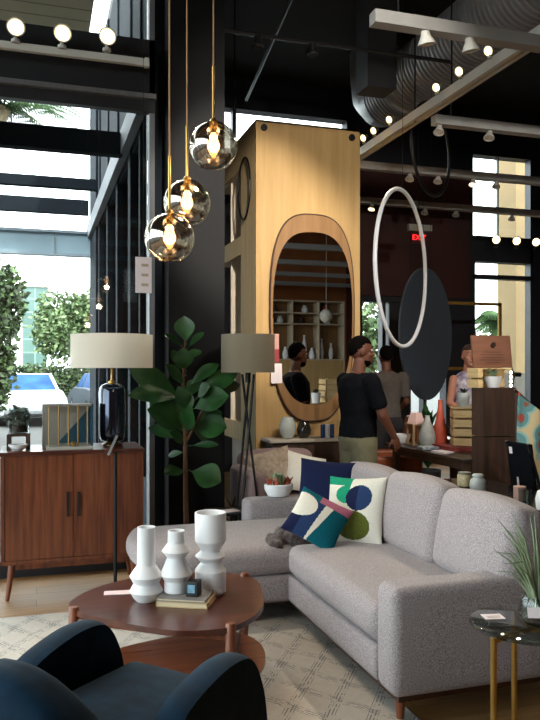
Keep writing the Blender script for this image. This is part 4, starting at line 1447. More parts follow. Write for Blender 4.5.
def person(label, loc, head_rz, skin_m, tee_m, leg_m, hair_mat, arms, stance=.10, head_yaw=0, head_pitch=0, k=1.0, female=False, beard=False,
           sleeve=True, seated=False, long_hair=False, bulk=1.0):
    """standing figure, local +x = facing. arms = ((shoulder, elbow, wrist), ...)"""
    root = thing('person', label, 'person', loc, head_rz)
    b = MB()
    sw = (.165 if female else .19)
    rings = [((0, 0, .88), .105 * bulk, .165), ((0, 0, .98), .112 * bulk, .158), ((.005, 0, 1.10), .105 * bulk, .14), ((.005, 0, 1.24), .115 * bulk, sw * .86),
             ((0, 0, 1.36), .11 * bulk, sw * .93), ((-.005, 0, 1.43), .085 * bulk, sw * .80), ((0, 0, 1.475), .06, .075)]
    b.loft(rings)
    b.limb((-.005, 0, 1.42), (.02, 0, 1.56), .058, .054)
    H0 = Vector((.035, 0, 1.645))
    HM = Matrix.Rotation(head_yaw, 3, 'Z') @ Matrix.Rotation(head_pitch, 3, 'Y')

    def hp_(x, y, z):
        return H0 + HM @ Vector((x, y, z))
    b.ell(hp_(-.012, 0, .025), (.097, .076, .10), HM, 24, 16)
    b.ell(hp_(.028, 0, -.045), (.068, .058, .075), HM, 20, 14)
    b.ell(hp_(.066, 0, -.098), (.026, .03, .022), HM)
    b.limb(hp_(.084, 0, .02), hp_(.106, 0, -.025), .009, .014, 10)
    for s_ in (-1, 1):
        b.ell(hp_(-.008, .076 * s_, -.008), (.018, .010, .030), HM)
        b.ell(hp_(.075, .032 * s_, .032), (.016, .022, .008), HM)
        b.ell(hp_(.06, .042 * s_, -.025), (.022, .02, .022), HM)
        b.limb((0, .085 * s_, .90), (.01, stance * s_, .50), .085, .058)
        b.limb((.01, stance * s_, .50), (-.02, stance * s_, .10), .058, .038)
        b.limb((-.045, stance * s_, .045), (.14, (stance + .015) * s_, .032), .036, .030)
    b.ell(hp_(.088, 0, -.055), (.014, .024, .006), HM)
    b.ell(hp_(.088, 0, -.068), (.014, .021, .007), HM)
    for (sh, el, wr, hd, pn) in arms:
        b.limb(sh, el, .052, .042)
        b.limb(el, wr, .042, .029)
        hand(b, wr, hd, pn, curl=.45)
    body = link_mesh('body', remeshed(b, .0065, 3), skin_m, root)
    # shirt
    s = MB()
    s.loft([((0, 0, .93), .125 * bulk, .178), ((0, 0, 1.0), .127 * bulk, .172), ((.005, 0, 1.11), .125 * bulk, .158), ((.005, 0, 1.24), .134 * bulk, sw * .95),
            ((0, 0, 1.36), .128 * bulk, sw * 1.0), ((-.005, 0, 1.425), .10 * bulk, sw * .90), ((-.002, 0, 1.472), .068, .085)])
    if sleeve:
        for (sh, el, wr, hd, pn) in arms:
            e2 = Vector(sh).lerp(Vector(el), .80)
            s.limb(sh, Vector(sh).lerp(Vector(el), .35), .074, .070)
            s.cyl(Vector(sh).lerp(Vector(el), .3), e2, .070, .064, n=16)
    link_mesh('shirt', remeshed(s, .011, 4, (.018, .12)), tee_m, root)
    p = MB()
    p.loft([((0, 0, .84), .12, .18), ((0, 0, .92), .128 * bulk, .18), ((0, 0, .985), .120 * bulk, .170)])
    for s_ in (-1, 1):
        p.limb((0, .088 * s_, .88), (.01, stance * s_, .50), .112, .086)
        p.cyl((.01, stance * s_, .52), (-.015, stance * s_, .085), .086, .068, n=16)
    link_mesh('trousers', remeshed(p, .012, 4, (.02, .12)), leg_m, root)
    for s_ in (-1, 1):
        sh_ = MB().rbox((.045, (stance + .006) * s_, .045), (.27, .098, .088), r=.04, n=4)
        part('shoe', sh_, black_metal, root, local=True)
    hr = MB()
    if long_hair:
        hr.ell(hp_(-.02, 0, .035), (.104, .088, .108), HM, 28, 20, keep=lambda q: q.z > -.02 - q.x * .0 and (q.x < .055 or q.z > .045))
        hr.ell(hp_(-.075, 0, -.04), (.05, .08, .12), HM, 20, 14)
    else:
        hr.ell(hp_(-.014, 0, .028), (.102, .081, .106), HM, 32, 24, keep=lambda q: q.z > (.045 if q.x > .03 else .045 - (.03 - q.x) * 1.1))
    o = part('hair', hr, hair_mat, root, local=True)
    so = o.modifiers.new('s', 'SOLIDIFY')
    so.thickness = .006
    for s_ in (-1, 1):
        part('eye', MB().ell(hp_(.078, .031 * s_, .018), (.010, .012, .009), HM, 12, 8), mat('eye_white', '#cfcac2', .3, var=.02), root, local=True)
        part('iris', MB().ell(hp_(.087, .031 * s_, .018), (.003, .0055, .0055), HM, 10, 6), black_metal, root.children[-1], local=True)
        part('eyebrow', MB().tube([hp_(.088, .014 * s_, .040), hp_(.086, .034 * s_, .046), hp_(.070, .052 * s_, .040)], .0042, n=6), hair_mat, root, local=True)
    part('lips', MB().ell(hp_(.096, 0, -.058), (.008, .022, .005), HM).ell(hp_(.095, 0, -.067), (.008, .019, .006), HM), mat('lips_%s' % skin_m.name, '#6e3a34' if not female else '#9c3f3f', .5, var=.05), root, local=True)
    if beard:
        bd = MB().ell(hp_(.030, 0, -.052), (.072, .063, .078), HM, 28, 20, keep=lambda q: q.z < -.022 and q.x > -.02 and not (q.x > .045 and q.z > -.03))
        o = part('beard', bd, hair_mat, root, local=True)
        o.modifiers.new('s', 'SOLIDIFY').thickness = .006
    return root


man = person('bearded man in a black T-shirt and khaki trousers standing in profile before the mirror', (2.535, 5.62, 0), R(10), skin, black_cloth, khaki, hair_m,
             (((0, -.195, 1.40), (.07, -.245, 1.13), (.20, -.22, .955), (.45, .05, -.9), (.0, 1, 0)),
              ((0, .195, 1.40), (.06, .25, 1.12), (.19, .22, .94), (.5, -.05, -.9), (0, -1, 0))), beard=True, head_yaw=R(-20), head_pitch=.06, bulk=1.2)
man2 = person('man in a grey T-shirt seen from behind near the far windows', (3.88, 7.80, 0), R(80), skin, grey_tee, mat('dark_trousers', '#1c1b1f', .9, var=.1), hair_m,
              (((0, -.195, 1.40), (.04, -.25, 1.12), (.20, -.20, 1.0), (.9, .1, -.2), (0, 1, 0)), ((0, .195, 1.40), (.04, .25, 1.12), (.20, .20, 1.0), (.9, -.1, -.2), (0, -1, 0))))
pinkt = mat('pink_top', '#b56a6a', .9, var=.08)
woman = person('woman in a pale printed top with hair tied back standing behind the pine crate', (4.66, 7.32, 0), R(258), skin_pale, mat('printed_top', '#6a5c78', .9, col2='#c9c2cf', scale=16), mat('dark_trousers', ''), hair_b,
               (((0, -.165, 1.38), (.02, -.22, 1.12), (.18, -.16, 1.05), (.8, .5, .1), (0, 1, 0)), ((0, .165, 1.38), (.02, .22, 1.12), (.18, .16, 1.05), (.8, -.5, .1), (0, -1, 0))), female=True, sleeve=False)

# ------------------------------------------------------------------ dark table with wares behind the sofa
dt = thing('display_table', 'long dark table of ceramics running back behind the sofa cushions', 'table', (3.75, 5.95, 0))
part('table_top', MB().rbox((3.80, 6.105, .735), (.86, 1.49, .03), r=.008), mat('table_black', '#1b1614', .35, col2='#2b211c', scale=5), dt)
part('apron', MB().bx(3.46, 4.14, 5.45, 6.76, .64, .72), dark_wood, dt, smooth=False)
for (x, y) in ((3.48, 5.42), (4.14, 5.42), (3.48, 6.77), (4.14, 6.77)):
    part('leg', MB().bx(x - .03, x + .03, y - .03, y + .03, 0, .72), dark_wood, dt, smooth=False)
TZ = .7505
solo('bowl', MB().lathe([(.035, 0), (.05, .004), (.09, .06), (.10, .095), (.093, .095), (.08, .055), (.04, .012), (0, .01)], (3.50, 6.70, TZ), n=36), ceramic, 'white bowl on the dark table under the hand of the man in black', 'bowl', (3.50, 6.70, TZ))
ln = thing('lantern', 'small house-shaped tan lantern with a pinkish roof on the dark table', 'lantern', (3.58, 6.55, TZ))
lc = Vector((3.58, 6.55, TZ))
b = MB()
for (x, y) in ((-.06, -.06), (.06, -.06), (-.06, .06), (.06, .06)):
    b.box(lc + Vector((x, y, .10)), (.022, .022, .20))
b.box(lc + Vector((0, 0, .008)), (.15, .15, .016)).box(lc + Vector((0, 0, .205)), (.16, .16, .016)).box(lc + Vector((.055, 0, .1)), (.008, .1, .18))
part('body', b, mat('lantern_tan', '#a08a6c', .7, var=.1), ln, smooth=False)
part('roof', MB().lathe([(.10, .213), (.062, .315), (.058, .318), (.0, .32)], lc, n=6), mat('lantern_pink', '#c9aaa6', .7, var=.06), ln, smooth=False)
bott = [(.05, 0), (.068, .01), (.082, .07), (.078, .13), (.05, .20), (.028, .25), (.022, .29), (.026, .30), (.020, .30), (.016, .25)]
solo('vase', MB().lathe(bott, (3.60, 6.36, TZ), n=36), ceramic_grey, 'pale grey bottle-necked vase beside the house-shaped lantern', 'vase', (3.60, 6.36, TZ))
solo('vase', MB().lathe([(.05, 0), (.06, .01), (.068, .08), (.06, .18), (.036, .30), (.022, .38), (.020, .44), (.024, .45), (.018, .45), (.015, .4)], (3.745, 6.37, TZ), n=36), coral, 'tall coral teardrop vase beside the pine crate', 'vase', (3.745, 6.37, TZ))
solo('dish', MB().rbox((3.46, 6.10, TZ + .018), (.17, .12, .032), r=.01), mat('white_dish', '#b9bcc0', .4, col2='#6f7f93', scale=30), 'white and blue patterned dish near the edge of the dark table', 'dish', (3.46, 6.10, TZ))
solo('booklet', MB().box((3.47, 5.86, TZ + .008), (.12, .17, .014), R(12)), paper, 'white booklet between the dish and the red book', 'booklet', (3.47, 5.86, TZ), smooth=False)
rb = thing('book', 'flat red book lying under the pine crate on the dark table', 'book', (3.78, 6.07, TZ))
part('cover', MB().bx(3.60, 4.06, 5.86, 6.285, TZ, TZ + .005).bx(3.60, 4.06, 5.86, 6.285, TZ + .03, TZ + .035), mat('red_cover', '#8f3334', .6, var=.08), rb, smooth=False)
part('page_block', MB().bx(3.605, 4.055, 5.865, 6.28, TZ + .005, TZ + .03), mat('red_edge_pages', '#a64a45', .8, var=.1), rb, smooth=False)


def crate(loc, size, label, nslat=4):
    w, d_, h = size
    t = thing('crate', label, 'crate', loc)
    x, y, z = loc
    g = h / nslat
    for k in range(nslat):
        z0, z1 = z + k * g + .004, z + (k + 1) * g - .014
        part('slat', MB().bx(x - w / 2, x + w / 2, y - d_ / 2, y - d_ / 2 + .012, z0, z1).bx(x - w / 2, x + w / 2, y + d_ / 2 - .012, y + d_ / 2, z0, z1)
             .bx(x - w / 2, x - w / 2 + .012, y - d_ / 2, y + d_ / 2, z0, z1).bx(x + w / 2 - .012, x + w / 2, y - d_ / 2, y + d_ / 2, z0, z1), pine, t, smooth=False)
    p = MB()
    for sx in (-1, 1):
        for sy in (-1, 1):
            p.box((x + sx * (w / 2 - .022), y + sy * (d_ / 2 - .022), z + h / 2), (.02, .02, h))
    part('corner_post', p, pine, t, smooth=False)
    return t


pcr = crate((3.87, 6.09, TZ + .0355), (.30, .28, .345), 'pine slatted crate standing upside down on the red book')
pcr.rotation_euler = (0, 0, R(-27))
part('lid', MB().bx(3.715, 4.025, 5.945, 6.235, TZ + .381, TZ + .392), pine, pcr, smooth=False)
cz = TZ + .393


def potted(loc, r, h, pot_m, label, kind=0, leaf_m=None):
    t = thing('potted_plant', label, 'plant', loc)
    part('pot', MB().lathe([(r * .72, 0), (r * .75, .004), (r, h), (r * .93, h), (r * .88, h * .85), (0, h * .84)], loc, n=30), pot_m, t)
    rg = random.Random(int(loc[0] * 100))
    m_ = MB()
    for k in range(26):
        a = rg.uniform(0, 6.28)
        rr = rg.uniform(.2, 1.05) * r
        p0 = Vector(loc) + Vector((0, 0, h * .85))
        m_.leaf(p0, p0 + Vector((rr * math.cos(a), rr * math.sin(a), rg.uniform(.25, .75) * (r * 1.3) + .012)), r * .35, droop=.15, n=5)
    part('foliage', m_, leaf_m or leaf_dark, t)
    return t


potted((3.81, 6.06, cz), .062, .135, ceramic_grey, 'little dark plant in a pale tapered pot on the pine crate', leaf_m=mat('near_black_leaf', '#121412', .6, col2='#26241f', scale=30))
solo('figurine', MB().lathe([(.03, 0), (.035, .03), (.02, .07), (.028, .10), (.022, .13), (0, .14)], (3.93, 6.04, cz), n=20), black_metal, 'tiny black figurine beside the pale pot on the pine crate', 'figurine', (3.93, 6.04, cz))

# dark wooden display column and what it carries
cc = thing('display_column', 'dark weathered wooden display column made of two stacked boxes', 'display column', (3.60, 5.27, 0))
CX0, CX1, CY0, CY1 = 3.455, 3.765, 5.20, 5.372
part('lower_box', MB().bx(CX0, CX1, CY0, CY1, 0, .945), dark_wood, cc, smooth=False)
part('upper_box', MB().bx(CX0, CX1, CY0, CY1, .952, 1.347), dark_wood, cc, smooth=False)
bc = thing('crate', 'open pale crate on the display column carrying the brown plaque', 'crate', (3.60, 5.27, 1.3475))
part('back_board', MB().bx(3.44, 3.76, 5.356, 5.37, 1.348, 1.50), pine, bc, smooth=False)
part('side_board', MB().bx(3.41, 3.455, 5.21, 5.37, 1.348, 1.415).bx(3.41, 3.455, 5.21, 5.37, 1.43, 1.50), pine, bc, smooth=False)
part('top_board', MB().bx(3.41, 3.76, 5.25, 5.37, 1.50, 1.508), pine, bc, smooth=False)
potted((3.585, 5.265, 1.3475), .075, .092, ceramic, 'green succulent in a white pot inside the crate on the display column', leaf_m=mat('sage_leaf', ''))
pq = thing('plaque', 'brown wooden sign board with a dark round emblem above the display column', 'sign', (3.59, 5.29, 1.509))
PC = Vector((3.59, 5.29, 1.645))
part('board', MB().box(PC, (.37, .018, .265), rx=R(-8)), plaque_wood, pq, smooth=False)
em = PC + Vector((.008, -.0095 - .007, .055))
part('emblem', MB().cyl(em + Vector((0, .008, 0)), em + Vector((0, -.004, 0)), .021, n=24), mat('emblem_dark', '#2a1a14', .6, var=.1), pq)
b = MB()
for k in range(5):
    dz = -.005 - k * .022
    b.box(PC + Vector((0, -.0102 - dz * .14 * -1, dz)), ((.16, .22, .20, .24, .14)[k], .003, .005), rx=R(-8))
part('carved_line', b, mat('plaque_line', '#54342a', .7, var=.1), pq, smooth=False)
sl = thing('string_light', 'short string of glowing round bulbs beside the crate on the column', 'string light', (3.735, 5.23, 1.36))
for k in range(4):
    part('bulb', MB().ell((3.735, 5.23, 1.363 + k * .036), (.012, .012, .013)), emit('small_bulb', '#fff3da', 5), sl)
part('wire', MB().cyl((3.748, 5.23, 1.3475), (3.748, 5.23, 1.5), .002, n=6), black_metal, sl)
solo('clip_lamp', MB().box((3.80, 5.24, 1.455), (.065, .03, .03), rx=.3).cyl((3.78, 5.24, 1.455), (3.755, 5.25, 1.52), .004).cyl((3.78, 5.24, 1.45), (3.755, 5.24, 1.3475), .005), black_metal,
     'small black clip lamp at the corner of the display column', 'lamp', (3.77, 5.24, 1.3475))

# floral cloth, black folding chair, console with jars behind the sofa
fcl = MB()
vs, fs = [], []
n = 18
for i in range(n + 1):
    for j in range(n + 1):
        s_, t_ = i / n, j / n
        ztop = 1.33 - .42 * s_
        x = 3.435 + .52 * s_
        z = ztop + (.62 - ztop) * t_
        vs.append((x, 4.72 + .02 * math.sin(s_ * 14 + t_ * 3), z))
for i in range(n):
    for j in range(n):
        a = i * (n + 1) + j
        fs.append((a, a + n + 1, a + n + 2, a + 1))
fcl.add(vs, fs)
floral, nt, out = newmat('floral_print')
pp = nt.nodes.new('ShaderNodeBsdfPrincipled')
vv = coords(nt, (1, 1, 1))
vo = nt.nodes.new('ShaderNodeTexVoronoi')
vo.inputs['Scale'].default_value = 7
nt.links.new(vv, vo.inputs['Vector'])
cr = nt.nodes.new('ShaderNodeValToRGB')
cr.color_ramp.interpolation = 'CONSTANT'
els = cr.color_ramp.elements
els[0].color = lin('#b8403a')
els[1].position = .34
els[1].color = lin('#8f5a48')
for p_, c_ in ((.40, '#5f8f92'), (.56, '#8fb3ac'), (.66, '#c9b48a')):
    e_ = els.new(p_)
    e_.color = lin(c_)
nt.links.new(vo.outputs['Distance'], cr.inputs[0])
nt.links.new(cr.outputs[0], pp.inputs['Base Color'])
pp.inputs['Roughness'].default_value = .9
nt.links.new(pp.outputs[0], out.inputs[0])
o = solo('floral_cloth', fcl, floral, 'teal cloth printed with red flowers hanging past the dark display column', 'cloth', (3.7, 4.72, .62))
o.modifiers.new('s', 'SOLIDIFY').thickness = .006
rk = solo('cloth_rack', MB().tube([(3.43, 4.755, 1.345), (3.97, 4.755, .91)], .01, n=8).cyl((3.45, 4.76, 1.32), (3.45, 4.76, 0), .012).cyl((3.95, 4.76, .93), (3.95, 4.76, 0), .012),
          dark_wood, 'slanting dark rack holding the floral cloth', 'rack', (3.7, 4.76, 0))

bk = thing('folding_chair', 'black folding chair leaning beside the dark display column', 'chair', (3.22, 4.36, 0))
part('backrest', MB().rbox((3.16, 4.30, .80), (.03, .26, .40), r=.012, M=Matrix.Rotation(-.12, 3, 'Y')), black_cloth, bk)
part('seat', MB().rbox((3.33, 4.30, .45), (.34, .26, .03), r=.012), black_cloth, bk)
for (y) in (4.18, 4.42):
    part('leg', MB().cyl((3.12, y, 1.0), (3.44, y, 0), .011), black_metal, bk)
    part('leg', MB().cyl((3.40, y, .46), (3.10, y, 0), .011), black_metal, bk)
part('care_label', MB().box((3.128, 4.38, .94), (.008, .03, .045), ry=-.12).box((3.152, 4.33, .72), (.008, .014, .08), ry=-.12), paper, bk, smooth=False)

c2 = thing('sofa_table', 'long black table with glass edge standing along the back of the sofa', 'console table', (2.70, 3.75, 0))
part('top', MB().rbox((2.71, 3.72, .738), (.44, 1.5, .024), r=.005), mat('black_lacquer', '#141416', .15, var=.1, spec=.6), c2)
for (x, y) in ((2.53, 3.02), (2.89, 3.02), (2.53, 4.42), (2.89, 4.42)):
    part('leg', MB().bx(x - .015, x + .015, y - .015, y + .015, 0, .727), black_metal, c2, smooth=False)
JZ = .7505
solo('jar', MB().lathe([(.03, 0), (.045, .006), (.052, .04), (.045, .075), (.03, .088), (.036, .10), (.03, .11), (0, .112)], (2.565, 3.92, JZ), n=30), ceramic_grey, 'speckled white ceramic jar with a lid behind the sofa cushions', 'jar', (2.565, 3.92, JZ))
jr = thing('jar', 'glass jar of pale beads with a flat lid behind the speckled jar', 'jar', (2.61, 4.14, JZ))
part('body', MB().lathe([(.04, 0), (.045, .005), (.045, .07), (.04, .078)], (2.61, 4.14, JZ), n=26), mat('cream_beads', '#b9ab85', .5, var=.2, scale=60), jr)
part('lid', MB().cyl((2.61, 4.14, JZ + .078), (2.61, 4.14, JZ + .09), .042, n=26), mat('grey_lid', '#77756c', .5), jr)
solo('tumbler', MB().lathe([(.03, 0), (.032, .004), (.036, .09), (.033, .09), (.029, .01), (0, .008)], (2.56, 3.46, JZ), n=26, caps=False), clear_glass, 'clear glass tumbler on the black table behind the sofa', 'tumbler', (2.56, 3.46, JZ))
solo('vase', MB().lathe([(.035, 0), (.05, .006), (.055, .06), (.045, .10), (.03, .11), (.026, .11), (.03, .09)], (2.575, 3.30, JZ), n=30), ceramic, 'small white round pot at the end of the black table behind the sofa', 'vase', (2.575, 3.30, JZ))
solo('candle', MB().cyl((2.63, 3.60, JZ), (2.63, 3.60, JZ + .08), .035, n=24), mat('rosy_wax', '#a98379', .6, var=.06), 'dusty pink candle beside the clear tumbler behind the sofa', 'candle', (2.63, 3.60, JZ))

# leafy plant and orange chair behind the dark table
bp = thing('potted_fern', 'bushy green plant on the floor behind the dark table under the black disc', 'plant', (4.31, 7.60, 0))
part('pot', MB().lathe([(.11, 0), (.13, .01), (.15, .34), (.14, .34), (.13, .3), (0, .29)], (4.31, 7.60, 0), n=30), mat('dark_planter', ''), bp)
rng = random.Random(5)
m_ = MB()
for k in range(120):
    a = rng.uniform(0, 6.28)
    rr = rng.uniform(.05, .27)
    p0 = Vector((4.31, 7.60, .32 + rng.uniform(0, .42)))
    m_.leaf(p0, p0 + Vector((rr * math.cos(a), rr * math.sin(a), rng.uniform(.08, .42))), rng.uniform(.05, .09), droop=.2, n=5)
part('foliage', m_, leaf_fig, bp)
yl = thing('croton', 'yellow-leaved plant behind the tall coral vase', 'plant', (5.0, 7.85, 0))
part('pot', MB().lathe([(.10, 0), (.12, .01), (.14, .28), (.12, .28), (0, .25)], (5.0, 7.85, 0), n=26), mat('dark_planter', ''), yl)
m_ = MB()
for k in range(24):
    a = rng.uniform(0, 6.28)
    rr = rng.uniform(.03, .22)
    p0 = Vector((5.0, 7.85, .26))
    m_.leaf(p0, p0 + Vector((rr * math.cos(a), rr * math.sin(a), rng.uniform(.5, 1.15))), .05, droop=.1, n=6)
part('foliage', m_, mat('yellow_leaf', '#6f5a1c', .5, col2='#a8862f', scale=12), yl)
oc = thing('lounge_chair', 'rust leather lounge chair between the two standing men', 'chair', (3.66, 7.22, 0), R(165))
part('backrest', MB().rbox((-.22, 0, .68), (.14, .62, .62), r=.06, M=Matrix.Rotation(-.16, 3, 'Y'), n=6), mat('rust_leather', '#6b2f16', .45, col2='#8a4420', scale=8), oc, local=True)
part('seat', MB().rbox((.05, 0, .38), (.50, .62, .16), r=.05, n=6), mat('rust_leather', ''), oc, local=True)
for y in (-.34, .34):
    part('arm', MB().rbox((.02, y, .50), (.52, .08, .20), r=.035), mat('rust_leather', ''), oc, local=True)
for (x, y) in ((.28, .28), (.28, -.28), (-.26, .28), (-.26, -.28)):
    part('leg', MB().cyl((x, y, .32), (x * 1.05, y * 1.05, 0), .018, .012), leg_wood, oc, local=True)
mz = solo('magazine', MB().rbox((3.60, 6.93, TZ + .05), (.03, .03, .1), r=.005), paper, 'x', 'x', (3.60, 6.93, TZ))
bpy.data.objects.remove(mz)
tray = solo('tray', MB().lathe([(.13, 0), (.16, .01), (.175, .05), (.168, .05), (.158, .018), (0, .012)], (4.02, 6.6, TZ), n=32), mat('pewter', '#8d9096', .3, metal=.8, var=.1), 'round pewter tray at the back of the dark table', 'tray', (4.02, 6.6, TZ))

# ------------------------------------------------------------------ hanging rings and disc
ez = Vector((0, 0, 1))


def ring(name, c, r, tr, m_, label, cat, az):
    ex = Vector((math.cos(az), math.sin(az), 0))
    t = thing(name, label, cat, c)
    c = Vector(c)
    part('hoop', MB().tube([c + ex * r * math.cos(a) + ez * r * math.sin(a) for a in [2 * PI * k / 96 for k in range(96)]], tr, n=10, closed=True), m_, t)
    part('wire', MB().cyl(c + ez * r, (c.x, c.y, 4.62 if 3.95 < c.x < 4.85 else CEIL), .0025, n=6), black_metal, t)
    return t


ring('ring_pendant', at_t(402.5, 268.5, 7.6), .80, .021, mat('satin_white', '#dde2ea', .35, var=.03), 'large white ring hung on a wire in front of the black disc', 'pendant light', R(44))
ring('hanging_hoop', at_t(431.5, 149.5, 8.1), .50, .018, black_metal, 'thin black hoop hung on a wire above the white ring', 'hoop', R(36.5))
dc = thing('hanging_disc', 'large flat slate-black disc hung on two wires behind the white ring', 'disc', at_t(427, 334, 9.6))
c = at_t(427, 334, 9.6)
ex = Vector((math.cos(R(38)), math.sin(R(38)), 0))
en = ex.cross(ez)
dr = .856
part('disc', MB().prism([c + ex * dr * math.cos(a) + ez * dr * math.sin(a) - en * .012 for a in [2 * PI * k / 96 for k in range(96)]], en * .024), mat('slate_black', '#3c4653', .55, var=.06, scale=3), dc, angle=50)
for s_ in (-.12, .12):
    p = c + ex * s_ + ez * (dr * .97)
    part('wire', MB().cyl(p, (p.x, p.y, 4.62), .002, n=6), black_metal, dc)
gf = thing('gilt_square', 'thin gilt square frame hung in front of the far window', 'frame', at(452, 320, 9.5))
p0, p1 = at(404, 300, 9.5), at(501, 300, 9.5)
z1_, z0_ = p0.z, p0.z - 1.0
w_ = .045
part('frame', MB().bx(p0.x, p1.x, 9.48, 9.52, z1_ - w_, z1_).bx(p0.x, p1.x, 9.48, 9.52, z0_, z0_ + w_).bx(p0.x, p0.x + w_, 9.48, 9.52, z0_, z1_).bx(p1.x - w_, p1.x, 9.48, 9.52, z0_, z1_), gold, gf, smooth=False)
part('wire', MB().cyl((p0.x + .1, 9.5, z1_), (p0.x + .1, 9.5, CEIL), .002, n=6).cyl((p1.x - .1, 9.5, z1_), (p1.x - .1, 9.5, CEIL), .002, n=6), black_metal, gf)

# exit sign
ep = at(418.5, 238, 9.25)
ex_ = thing('exit_sign', 'red EXIT sign under a grey emergency lamp bar beyond the white ring', 'sign', ep)
part('panel', MB().box(ep, (.24, .03, .15)), mat('exit_housing', '#4a0d10', .4, var=.05), ex_, smooth=False)
part('lamp_bar', MB().box(ep + Vector((.02, 0, .14)), (.36, .06, .09)), mat('exit_grey', '#8f8d86', .5, var=.05), ex_, smooth=False)
part('hanger', MB().cyl(ep + Vector((0, 0, .18)), (ep.x, ep.y, CEIL), .006, n=6), black_metal, ex_)
cu = bpy.data.curves.new('letters', 'FONT')
cu.body = 'EXIT'
cu.size = .105
cu.extrude = .002
cu.align_x = 'CENTER'
cu.align_y = 'CENTER'
to = bpy.data.objects.new('letters', cu)
COL.objects.link(to)
bpy.context.view_layer.update()
me = bpy.data.meshes.new_from_object(to.evaluated_get(bpy.context.evaluated_depsgraph_get()))
bpy.data.objects.remove(to)
me.transform(Matrix.Translation(Vector((0, -.018, 0))) @ Matrix.Rotation(PI / 2, 4, 'X'))
link_mesh('letters', me, emit('exit_red', '#ff2a2a', 1.4), ex_)

# ------------------------------------------------------------------ shop fittings that only the mirror shows
SX0, SX1, SY = 5.3, 7.4, -4.4
bks = thing('bookcase', 'pale open bookcase of white vases reflected in the mirror', 'bookcase', (6.35, SY - .2, 0))
case_m = mat('bookcase_cream', '#b8a890', .7, var=.05)
part('side_panel', MB().bx(SX0, SX0 + .03, SY - .4, SY, 0, 3.2).bx(SX1 - .03, SX1, SY - .4, SY, 0, 3.2).bx(6.0, 6.03, SY - .4, SY, 1.7, 3.2).bx(6.7, 6.73, SY - .4, SY, 1.7, 3.2), case_m, bks, smooth=False)
part('back_panel', MB().bx(SX0, SX1, SY - .42, SY - .4, 0, 3.2), oak_warm, bks, smooth=False)
for z in (.02, .8, 1.72, 2.60, 2.87, 3.17):
    part('shelf', MB().bx(SX0 + .03, SX1 - .03, SY - .4, SY, z, z + .03), case_m, bks, smooth=False)
part('front_panel', MB().bx(SX0 + .03, SX1 - .03, SY - .03, SY - .01, .05, 1.72), oak, bks, smooth=False)
rng = random.Random(9)
shl = ['first', 'second', 'third', 'fourth', 'fifth', 'sixth', 'seventh', 'eighth', 'ninth']
for k in range(8):
    x = (5.42, 5.66, 5.88, 6.15, 6.38, 6.58, 6.85, 7.1)[k]
    h = (.36, .50, .3, .44, .60, .28, .52, .40)[k]
    r_ = (.06, .05, .08, .06, .07, .08, .05, .06)[k]
    solo('vase', MB().lathe([(r_ * .7, 0), (r_, h * .3), (r_ * .8, h * .6), (r_ * .35, h * .85), (r_ * .45, h), (r_ * .35, h)], (x, SY - .18, 1.7505), n=24), ceramic,
         'white vase on the reflected bookcase counter, %s along the row in the mirror' % shl[k], 'vase', (x, SY - .18, 1.7505), 'white vases reflected in the mirror')
for k, (x, z, m_) in enumerate(((5.5, 2.6305, ceramic), (5.75, 2.6305, ceramic_grey), (6.3, 2.6305, dark_wood), (7.0, 2.6305, ceramic), (5.6, 2.9005, dark_wood), (6.4, 2.9005, ceramic), (6.95, 2.9005, coral))):
    solo('jar', MB().lathe([(.06, 0), (.085, .06), (.07, .13), (.04, .17), (.05, .19), (.03, .19)], (x, SY - .2, z), n=22), m_, 'jar high on the reflected bookcase, ' + ('pale, at its lit end', 'grey glazed, beside the pale one', 'dark brown, in the middle bay', 'white, in the last bay', 'dark brown, on the upper shelf', 'white, on the upper middle shelf', 'coral, on the upper shelf')[k],
         'jar', (x, SY - .2, z))
gl = solo('globe_lamp', MB().ell((6.5, -3.4, 2.75), (.16, .16, .16), nu=24, nv=16).cyl((6.5, -3.4, 2.9), (6.5, -3.4, CEIL - .002), .006), mat('opal', '#e0d8c8', .4, var=.02), 'round opal globe lamp reflected in the mirror', 'lamp', (6.5, -3.4, 2.6))
ctr = solo('counter', MB().bx(3.4, 4.7, 2.3, 2.8, 0, 1.0), case_m, 'cream counter reflected at the bottom of the mirror', 'counter', (4.05, 2.55, 0), smooth=False)
crate((4.25, 2.55, 1.0005), (.40, .3, .36), 'pine crate on the counter reflected in the mirror')
potted((3.90, 2.68, 1.0005), .075, .15, ceramic, 'dark leafed plant in a white pot reflected in the mirror')

# ------------------------------------------------------------------ outside
paving = mat('paving', '#353433', .9, var=.1, scale=1.5)
struct('ground', MB().bx(-60, 80, WY + .2, 90, -.25, -.1).bx(-60, -5.15, -20, WY + .2, -.25, -.1), paving)
struct('kerb', MB().bx(-30, XC, 13.0, 13.2, -.1, .02), mat('kerb_grey', '#a19d95', .9, var=.08))
soffit = board_mat('soffit_boards', '#cdbf9f', '#8d8066', .22, axis=1)
struct('roof', MB().bx(-8, .48, WY + .25, 7.7, 4.72, 4.9), soffit)
cnp = thing('canopy', 'dark steel canopy beams crossing outside the street window', 'canopy', (-2, 8, 3.7))
for (y, z, h, x1) in ((7.1, 3.615, .21, XC - .08), (9.8, 3.87, .13, XC - .1), (11.5, 3.93, .22, XC - .1)):
    part('beam', MB().bx(-8, x1, y - .06, y + .06, z - h / 2, z + h / 2), bronze_ext, cnp, smooth=False)
part('post', MB().bx(-3.6, -3.5, 7.05, 7.15, -.1, 3.6).bx(-3.6, -3.5, 11.45, 11.55, -.1, 3.75), bronze_ext, cnp, smooth=False)
part('rail', MB().bx(-8, XC - .06, 11.72, 11.86, 3.58, 3.62).bx(-8, XC - .06, 11.72, 11.86, 3.23, 3.27), mat('pale_steel', '#8f9aa3', .5, metal=.2, var=.05), cnp, smooth=False)
